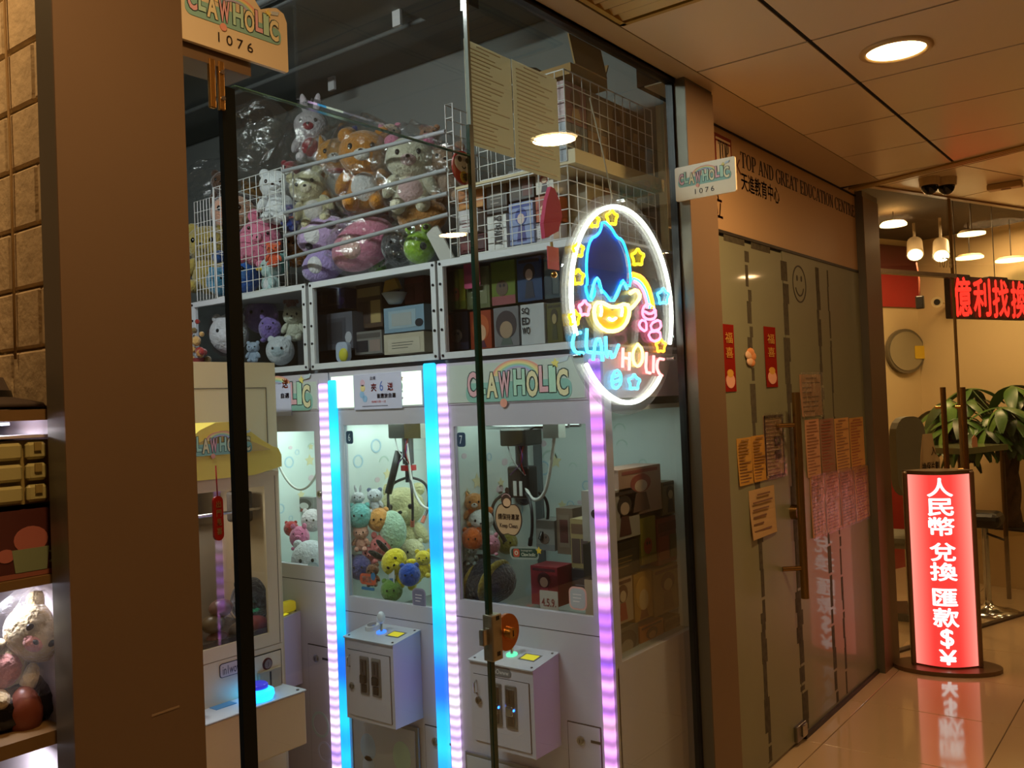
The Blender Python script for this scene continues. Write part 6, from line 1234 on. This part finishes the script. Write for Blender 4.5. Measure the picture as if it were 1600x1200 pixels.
pl('white plush near the spring arm', 560, 784, 34, 2.385, 'rabbit', body=(206, 208, 212), group=G6)
pl('bright yellow plush with black ears lying by the pane', 628, 886, 74, 2.40, 'rabbit', body=(226, 204, 40), ear=(30, 28, 24), roll=-.9, group=G6)
pl('yellow plush at the pane corner', 662, 880, 44, 2.42, 'bear', body=(222, 200, 50), group=G6)
pl('deep blue plush ball held by the yellow plush', 640, 898, 36, 2.36, 'ball', body=(36, 76, 170), group=G6)
pl('light green plush foot at the pane bottom', 612, 922, 36, 2.36, 'ball', body=(110, 150, 70), group=G6)
pl('cream plush lying low behind the yellow plush', 645, 862, 40, 2.56, 'ball', body=(206, 200, 160), group=G6)
c = at(611, 903, 1, 2.35); solo(MB().prism([(-.014, -.04), (.016, -.035), (.02, .04), (-.01, .036)], c, X_, Z_, .001).prism([(-.008, -.03), (.010, -.026), (.012, -.0), (-.007, -.002)], c, X_, Z_, .0016, 1), 'paper_tag', [paint((210, 214, 216)), paint((70, 110, 160))], 'white and blue swing tag beside the yellow plush', 'tag')
G7 = 'plush prizes in the machine by the glass'
pl('orange and white plush fox in the machine by the glass', 742, 795, 54, 2.42, 'cat', body=(206, 140, 80), belly=(220, 216, 210), group=G7)
pl('large white plush with orange paws', 752, 826, 66, 2.42, 'bear', body=(206, 208, 206), ear=(210, 110, 50), group=G7)
pl('vivid orange plush fish', 738, 842, 36, 2.375, 'ball', body=(214, 104, 40), group=G7)
pl('pink plush behind the glass edge', 768, 848, 38, 2.42, 'pig', body=(200, 130, 150), group=G7)
pl('olive plush at the back of the machine by the glass', 792, 848, 36, 2.60, 'ball', body=(150, 140, 60), group=G7)
pl('grey plush low in the machine by the glass', 736, 866, 34, 2.37, 'bear', body=(130, 140, 140), group=G7)
pl('black plush hanging at the back beside the sticker', 818, 775, 30, 2.70, 'ball', body=(40, 38, 50), group=G7)
c = at(755, 905, 1, 2.42); t = thing('striped_cushion', 'black and yellow striped cushion under the orange plush', 'cushion', c-Z_*.08)
part(MB().ell(c, (.13, .09, .085), None, 20, 12), 'cushion', fuzz((40, 38, 46)), t)
for dx in (-.08, -.01, .06): part(MB().ell(c+V((dx, -.012, 0)), (.018, .088, .08), Matrix.Rotation(.35, 3, 'Y'), 12, 10), 'stripe', fuzz((150, 130, 50)), t)
GH = 'boxed prizes in the machine by the glass'
def E_(label, r, col, art, cols, Y, d=.09, txt=None): return pbox(label, r, 'Y', Y, d, col, art, cols, GH, txt)
E_('red carton with a white lid and girl figure at the pane', (830, 873, 884, 946), (140, 40, 50), 'figure', ((80, 30, 40), (220, 180, 160), (170, 60, 70)), 2.38)
E_('grey carton behind the pill sticker', (838, 868, 812, 860), (140, 136, 130), 'blob', ((110, 90, 80), (50, 40, 40), (120, 120, 120)), 2.58)
E_('brown carton behind the lock side of the pane', (870, 897, 793, 866), (120, 100, 84), 'window', ((130, 112, 96), (90, 50, 44), (90, 80, 70)), 2.56)
E_('tall beige carton beside the pane lock', (892, 922, 810, 888), (170, 148, 104), 'bands', ((120, 90, 70), (90, 70, 64), (100, 80, 80)), 2.46)
E_('dark carton below the tall beige carton', (894, 924, 889, 944), (50, 46, 52), 'label', ((60, 56, 62), (0, 0, 0), (120, 120, 130)), 2.44)
c = at(858, 938, 1, 2.345); t = thing('price_card', 'white printed card leaning on the red carton', 'card', c-Z_*.03); part(MB().prism(rpoly(-.035, -.03, .035, .03, .003), c, X_, Z_, .0015), 'card', paint((190, 180, 170)), t); part(text(MB(), '4.5.9.', c+V((-.028, -.0015, -.02)), X_, Z_, .056, .026, .001, 0, .02), 'print', paint((130, 50, 46)), t)
sx = -.03
GS = 'boxed prizes against the side pane'
for r, col, art, cols, lab in (((967, 1034, 728, 803), (190, 150, 130), 'figure', ((170, 90, 80), (220, 190, 170), (120, 90, 80)), 'pinkish carton crowning the stack by the side pane'),
    ((1035, 1060, 750, 803), (120, 96, 60), 'figure', ((70, 54, 40), (190, 160, 120), (60, 50, 50)), 'brown carton beside the crowning pinkish carton'),
    ((952, 1000, 762, 842), (176, 166, 158), 'figure', ((60, 50, 50), (200, 170, 150), (90, 50, 50)), 'pale carton with dark figures next to the purple strip'),
    ((1001, 1026, 806, 880), (150, 134, 50), 'blob', ((170, 70, 50), (60, 40, 30), (140, 120, 40)), 'yellow carton in the middle of the side stack'),
    ((1027, 1062, 806, 879), (140, 40, 30), 'bands', ((110, 30, 24), (170, 60, 40), (120, 90, 50)), 'red carton in the side stack'),
    ((954, 1000, 845, 900), (50, 44, 34), 'label', ((60, 54, 44), (0, 0, 0), (140, 110, 60)), 'dark carton under the pale figure carton'),
    ((957, 990, 902, 974), (184, 156, 130), 'figure', ((90, 40, 40), (220, 190, 160), (170, 50, 50)), 'cream carton with a red dressed figure'),
    ((991, 1020, 892, 968), (190, 140, 60), 'face', ((214, 164, 80), (226, 190, 140), (150, 90, 50)), 'amber portrait carton in the side stack'),
    ((1021, 1066, 882, 956), (170, 128, 70), 'figure', ((140, 80, 60), (214, 180, 130), (150, 100, 60)), 'tan carton beside the amber portrait'),
    ((960, 999, 978, 1034), (104, 96, 90), 'face', ((60, 54, 54), (150, 140, 130), (50, 46, 46)), 'grey monochrome carton at the bottom of the side pane'),
    ((1000, 1038, 971, 1018), (190, 110, 40), 'figure', ((110, 60, 34), (214, 150, 90), (170, 60, 40)), 'orange carton at the bottom of the side pane'),
    ((1039, 1072, 960, 1003), (120, 84, 50), 'bands', ((100, 70, 44), (140, 100, 60), (90, 60, 40)), 'brown carton at the bottom corner of the side pane')):
    pbox(lab, r, 'X', sx, .10, col, art, cols, GS)
G5 = 'plush prizes in the half hidden machine'
pl('white plush with a black eye and red ribbon', 485, 875, 62, 2.44, 'ball', body=(206, 206, 214), group=G5)
pl('rose plush pig with red balls', 468, 836, 44, 2.48, 'pig', body=(206, 110, 150), group=G5)
pl('white printed plush behind the rose pig', 488, 813, 36, 2.60, 'ball', body=(206, 196, 200), group=G5)
pl('small red plush ball by the machine edge', 455, 826, 24, 2.50, 'ball', body=(170, 30, 40), group=G5)
pbox('dark printed carton at the back of the half hidden machine', (450, 486, 778, 805), 'Y', 2.70, .08, (60, 60, 66), 'label', ((80, 80, 84), (0, 0, 0), (140, 140, 144)), G5)
pbox('grey carton with a red smiling mark', (462, 490, 776, 800), 'Y', 2.66, .03, (120, 116, 116), 'face', ((70, 66, 64), (206, 200, 196), (150, 50, 44)), G5)
# dark plush and bits in the compact machine
plush('black plush with a white collar in the compact machine', at(395, 938, 0, -1.06), .15, 'ball', body=(26, 24, 26), belly=(30, 28, 30), heading=math.radians(80), name='plush_ball')
plush('small brown plush at the pane of the compact machine', at(425, 950, 0, -1.02), .07, 'bear', body=(60, 50, 50), accent=(190, 190, 196), heading=math.radians(80))
rr = random.Random(21)
for k, (px, py, col, lab) in enumerate(((345, 950, (120, 90, 80), 'pinkish wrapped capsule in the compact machine'), (333, 975, (100, 84, 60), 'tan wrapped capsule in the compact machine'), (340, 1000, (90, 40, 40), 'red rimmed capsule at the corner of the compact machine'), (400, 975, (150, 60, 60), 'red wrapped sweet in the compact machine'), (375, 985, (130, 110, 90), 'beige wrapped sweet in the compact machine'))):
    c = at(px, py, 0, -1.0); t = thing('wrapped_prize', lab, 'prize', c-Z_*.03, 'small wrapped prizes'); part(MB().ell(c, (.03, .04, .028), None, 12, 8), 'capsule', M('capsule', col, rough=.3), t); part(MB().cyl(c+V((0, .035, 0)), c+V((.01, .06, .015)), .006, .02, n=8), 'wrapper_end', FILM, t)
# ------------------------------------------------ added ceiling lamp, out of view behind the pillar, to brighten the plush
t = thing('added_tube_lamp', 'added out-of-view white tube lamp brightening the shop from under its ceiling', 'ceiling lamp', (-1.0, .98, 2.80))
part(MB().box(-1.6, -.4, .93, 1.03, 2.86, 2.90), 'fitting', WHITE, t); part(MB().cyl((-1.58, .98, 2.84), (-.42, .98, 2.84), .013, n=10), 'tube', emitM('added_tube_white', (240, 248, 255), 6), t)
for x in (-1.4, -.6): part(MB().cyl((x, .98, 2.90), (x, .98, 2.998), .006, n=8), 'rod', WHITE, t)
light('added_tube_fill', 'AREA', (-1.0, .98, 2.82), 25, (.93, 1, .98), 1.15, aim=(0, .7, -1), size_y=.08)
# ================================================================== NEIGHBOUR'S DISPLAY SHELF
PY = CY0+.026; XP = .108
BRK = M('foam_brick_paint', (204, 184, 144), rough=.8, var=.08, vs=30, bump=.35, bs=50)
pw = struct(MB().box(-1.2, XP-.03, PY+.02, PY+.06, 0, 2.6), 'wall_display_side', M('brick_joint', (190, 170, 130), rough=.9))
rows = 22; bh = .106
for j in range(rows):
    z = 1.52+j*bh*.9
    if z > 2.5: break
    x = XP-.03-(.05 if j % 2 else .0)
    first = True
    while x > -.75:
        w_ = .15; x1_ = x-.003; x0_ = max(x-w_, -.8)
        if first and j % 2: part(MB().rbox(XP-.082, XP-.031, PY+.008, PY+.024, z, z+bh*.9-.004, b=.004, seg=1), 'brick', BRK, pw); x = XP-.083
        else: part(MB().rbox(x0_, x1_, PY+.008, PY+.024, z, z+bh*.9-.004, b=.004, seg=1), 'brick', BRK, pw); x = x0_
        first = False
struct(MB().box(-1.2, -.9, -1.5, PY+.06, 0, 2.6), 'wall_display_back', M('display_back', (176, 160, 150), rough=.7))
t = thing('display_shelf', 'brown framed display shelf with lit niches beside the wide pillar', 'shelf unit', (XP-.2, PY-.2, 0)); SHW = M('shelf_wood', (120, 92, 52), rough=.5, var=.06, vs=10)
part(MB().box(XP-.03, XP+.004, PY-.006, PY+.012, 0, 2.6), 'post', M('shelf_post', (140, 104, 60), rough=.5), t)
def zz(py, X=XP-.02): return at(45, py, 0, X).z
for py0, py1 in ((640, 657), (902, 916), (1150, 1172)): part(MB().box(XP-.42, XP-.01, PY-.5, PY-.007, zz(py1), zz(py0)), 'board', SHW, t)
part(MB().box(XP-.44, XP-.42, PY-.5, PY+.0, 0, zz(640)), 'back_board', M('niche_white', (206, 196, 200), rough=.5), t); part(MB().box(XP-.42, XP-.031, PY+.0, PY+.012, 0, zz(640)), 'side_board', M('niche_white', (206, 196, 200), rough=.5), t)
part(MB().box(XP-.42, XP-.02, PY-.5, PY-.007, zz(684), zz(680)), 'mirror_ledge', M('niche_white', (206, 196, 200), rough=.5), t)
for k, (py, e_) in enumerate(((659, .5), (918, 1.1), (1174, .8))):
    p = at(45, py, 0, XP-.06); part(MB().cyl((XP-.10, PY-.05, p.z-.004), (XP-.10, PY-.05, p.z), .014, n=12), 'niche_light', emitM('niche_led', (225, 225, 255), 12), t); light('niche_lamp', 'AREA', (XP-.10, PY-.06, p.z-.008), e_*.55, (.9, .88, 1), .03)
# clear drawers
t = thing('drawer_block', 'translucent yellowish drawer block under the lit ledge', 'drawer unit', (XP-.15, PY-.15, zz(785))); DRW = M('drawer_clear', (176, 168, 112), rough=.25); DRF = M('drawer_frame', (150, 132, 76), rough=.4)
z0, z1 = zz(788), zz(688); part(MB().box(XP-.28, XP-.03, PY-.35, PY-.012, z0, z1), 'body', DRF, t)
for j in range(3):
    for i in range(4):
        y1_ = PY-.016-.036*i if i == 0 else PY-.016-.034-.08*(i-1); y0_ = PY-.048 if i == 0 else y1_-.076
        d_ = part(MB().rbox(XP-.03, XP-.018, y0_, y1_-.003, z0+(z1-z0)/3*j+.003, z0+(z1-z0)/3*(j+1)-.003, b=.004, seg=1), 'drawer', DRW, t); part(MB().box(XP-.018, XP-.015, y0_+.01, y0_+.02, z0+(z1-z0)/3*(j+.5), z0+(z1-z0)/3*(j+.5)+.012), 'handle', DRF, d_)
# printed box below the drawers
z0, z1 = zz(901), zz(796); t = thing('picture_box', 'dark brown gift box printed with a pink sundae cup', 'gift box', (XP-.15, PY-.12, z0))
bx_ = part(MB().box(XP-.26, XP-.02, PY-.24, PY-.012, z0, z1), 'carton', card((84, 44, 38)), t); mb = MB(); O = V((XP-.02, PY-.09, z0)); hh = z1-z0
mb.prism(ovalpoly(.045, hh*.55, .024, hh*.2), O, Y_, Z_, .001, 0); mb.prism([(.022, hh*.08), (.066, hh*.08), (.07, hh*.42), (.018, hh*.42)], O, Y_, Z_, .0015, 1); mb.prism(ovalpoly(.01, hh*.35, .012, hh*.1), O, Y_, Z_, .001, 0); mb.prism([(0, 0), (.078, 0), (.078, hh*.07), (0, hh*.07)], O, Y_, Z_, .001, 2); mb.prism(ringpoly(.07, hh*.26, .006, .009, -90, 90, 8), O, Y_, Z_, .0015, 1)
part(mb, 'front_print', [paint((176, 104, 90)), paint((130, 140, 104)), paint((150, 90, 70))], bx_)
p = at(30, 1010, 0, XP-.10); plush('cream and pink plush in a clear bag on the lit shelf', (p.x, p.y, at(30, 1015, 0, XP-.1).z), .16, 'bear', body=(190, 170, 130), belly=(190, 130, 120), wrap=True, roll=.8, heading=math.radians(70))
p = at(20, 1108, 0, XP-.09); solo(MB().ell((p.x-.04, p.y, p.z), (.08, .10, .045), None, 18, 12, wob=.06, seed=8), 'black_bag', M('black_gloss_film', (18, 15, 12), rough=.18, bump=.8, bs=18), 'glossy black bag of goods under the cream plush', 'bag')
p = at(76, 1110, 0, XP-.05); solo(MB().ell((p.x-.02, PY-.04, p.z), (.03, .025, .04), None, 12, 9), 'red_pouch', M('red_brown_pouch', (120, 60, 40), rough=.4), 'small reddish pouch next to the black bag', 'bag')
p = at(40, 632, 0, XP-.06); t = thing('hat', 'dark brimmed hat lying on the display shelf', 'hat', (XP-.14, p.y-.04, zz(640))); part(MB().lathe([(.0, .055), (.05, .05), (.062, .02), (.105, .010), (.11, .004), (.0, .0)], (XP-.14, p.y-.05, zz(640)+.001), n=24), 'crown_and_brim', M('hat_felt', (60, 48, 38), rough=.9), t); part(MB().lathe([(.063, .018), (.060, .03)], (XP-.14, p.y-.05, zz(640)+.001), n=24), 'band', BLACK, t)
solo(MB().tube([(XP-.16, PY+.004, 2.5), (XP-.165, PY+.004, 2.2), (XP-.158, PY+.004, 1.9), (XP-.162, PY+.004, 1.60)], .0022, 5), 'hanging_cable', M('tan_cable', (170, 140, 90)), 'thin tan cable hanging down the foam bricks', 'cable')
light('display_lamp', 'AREA', (-.12, PY-.30, 2.52), 3.4, WARM, .1)
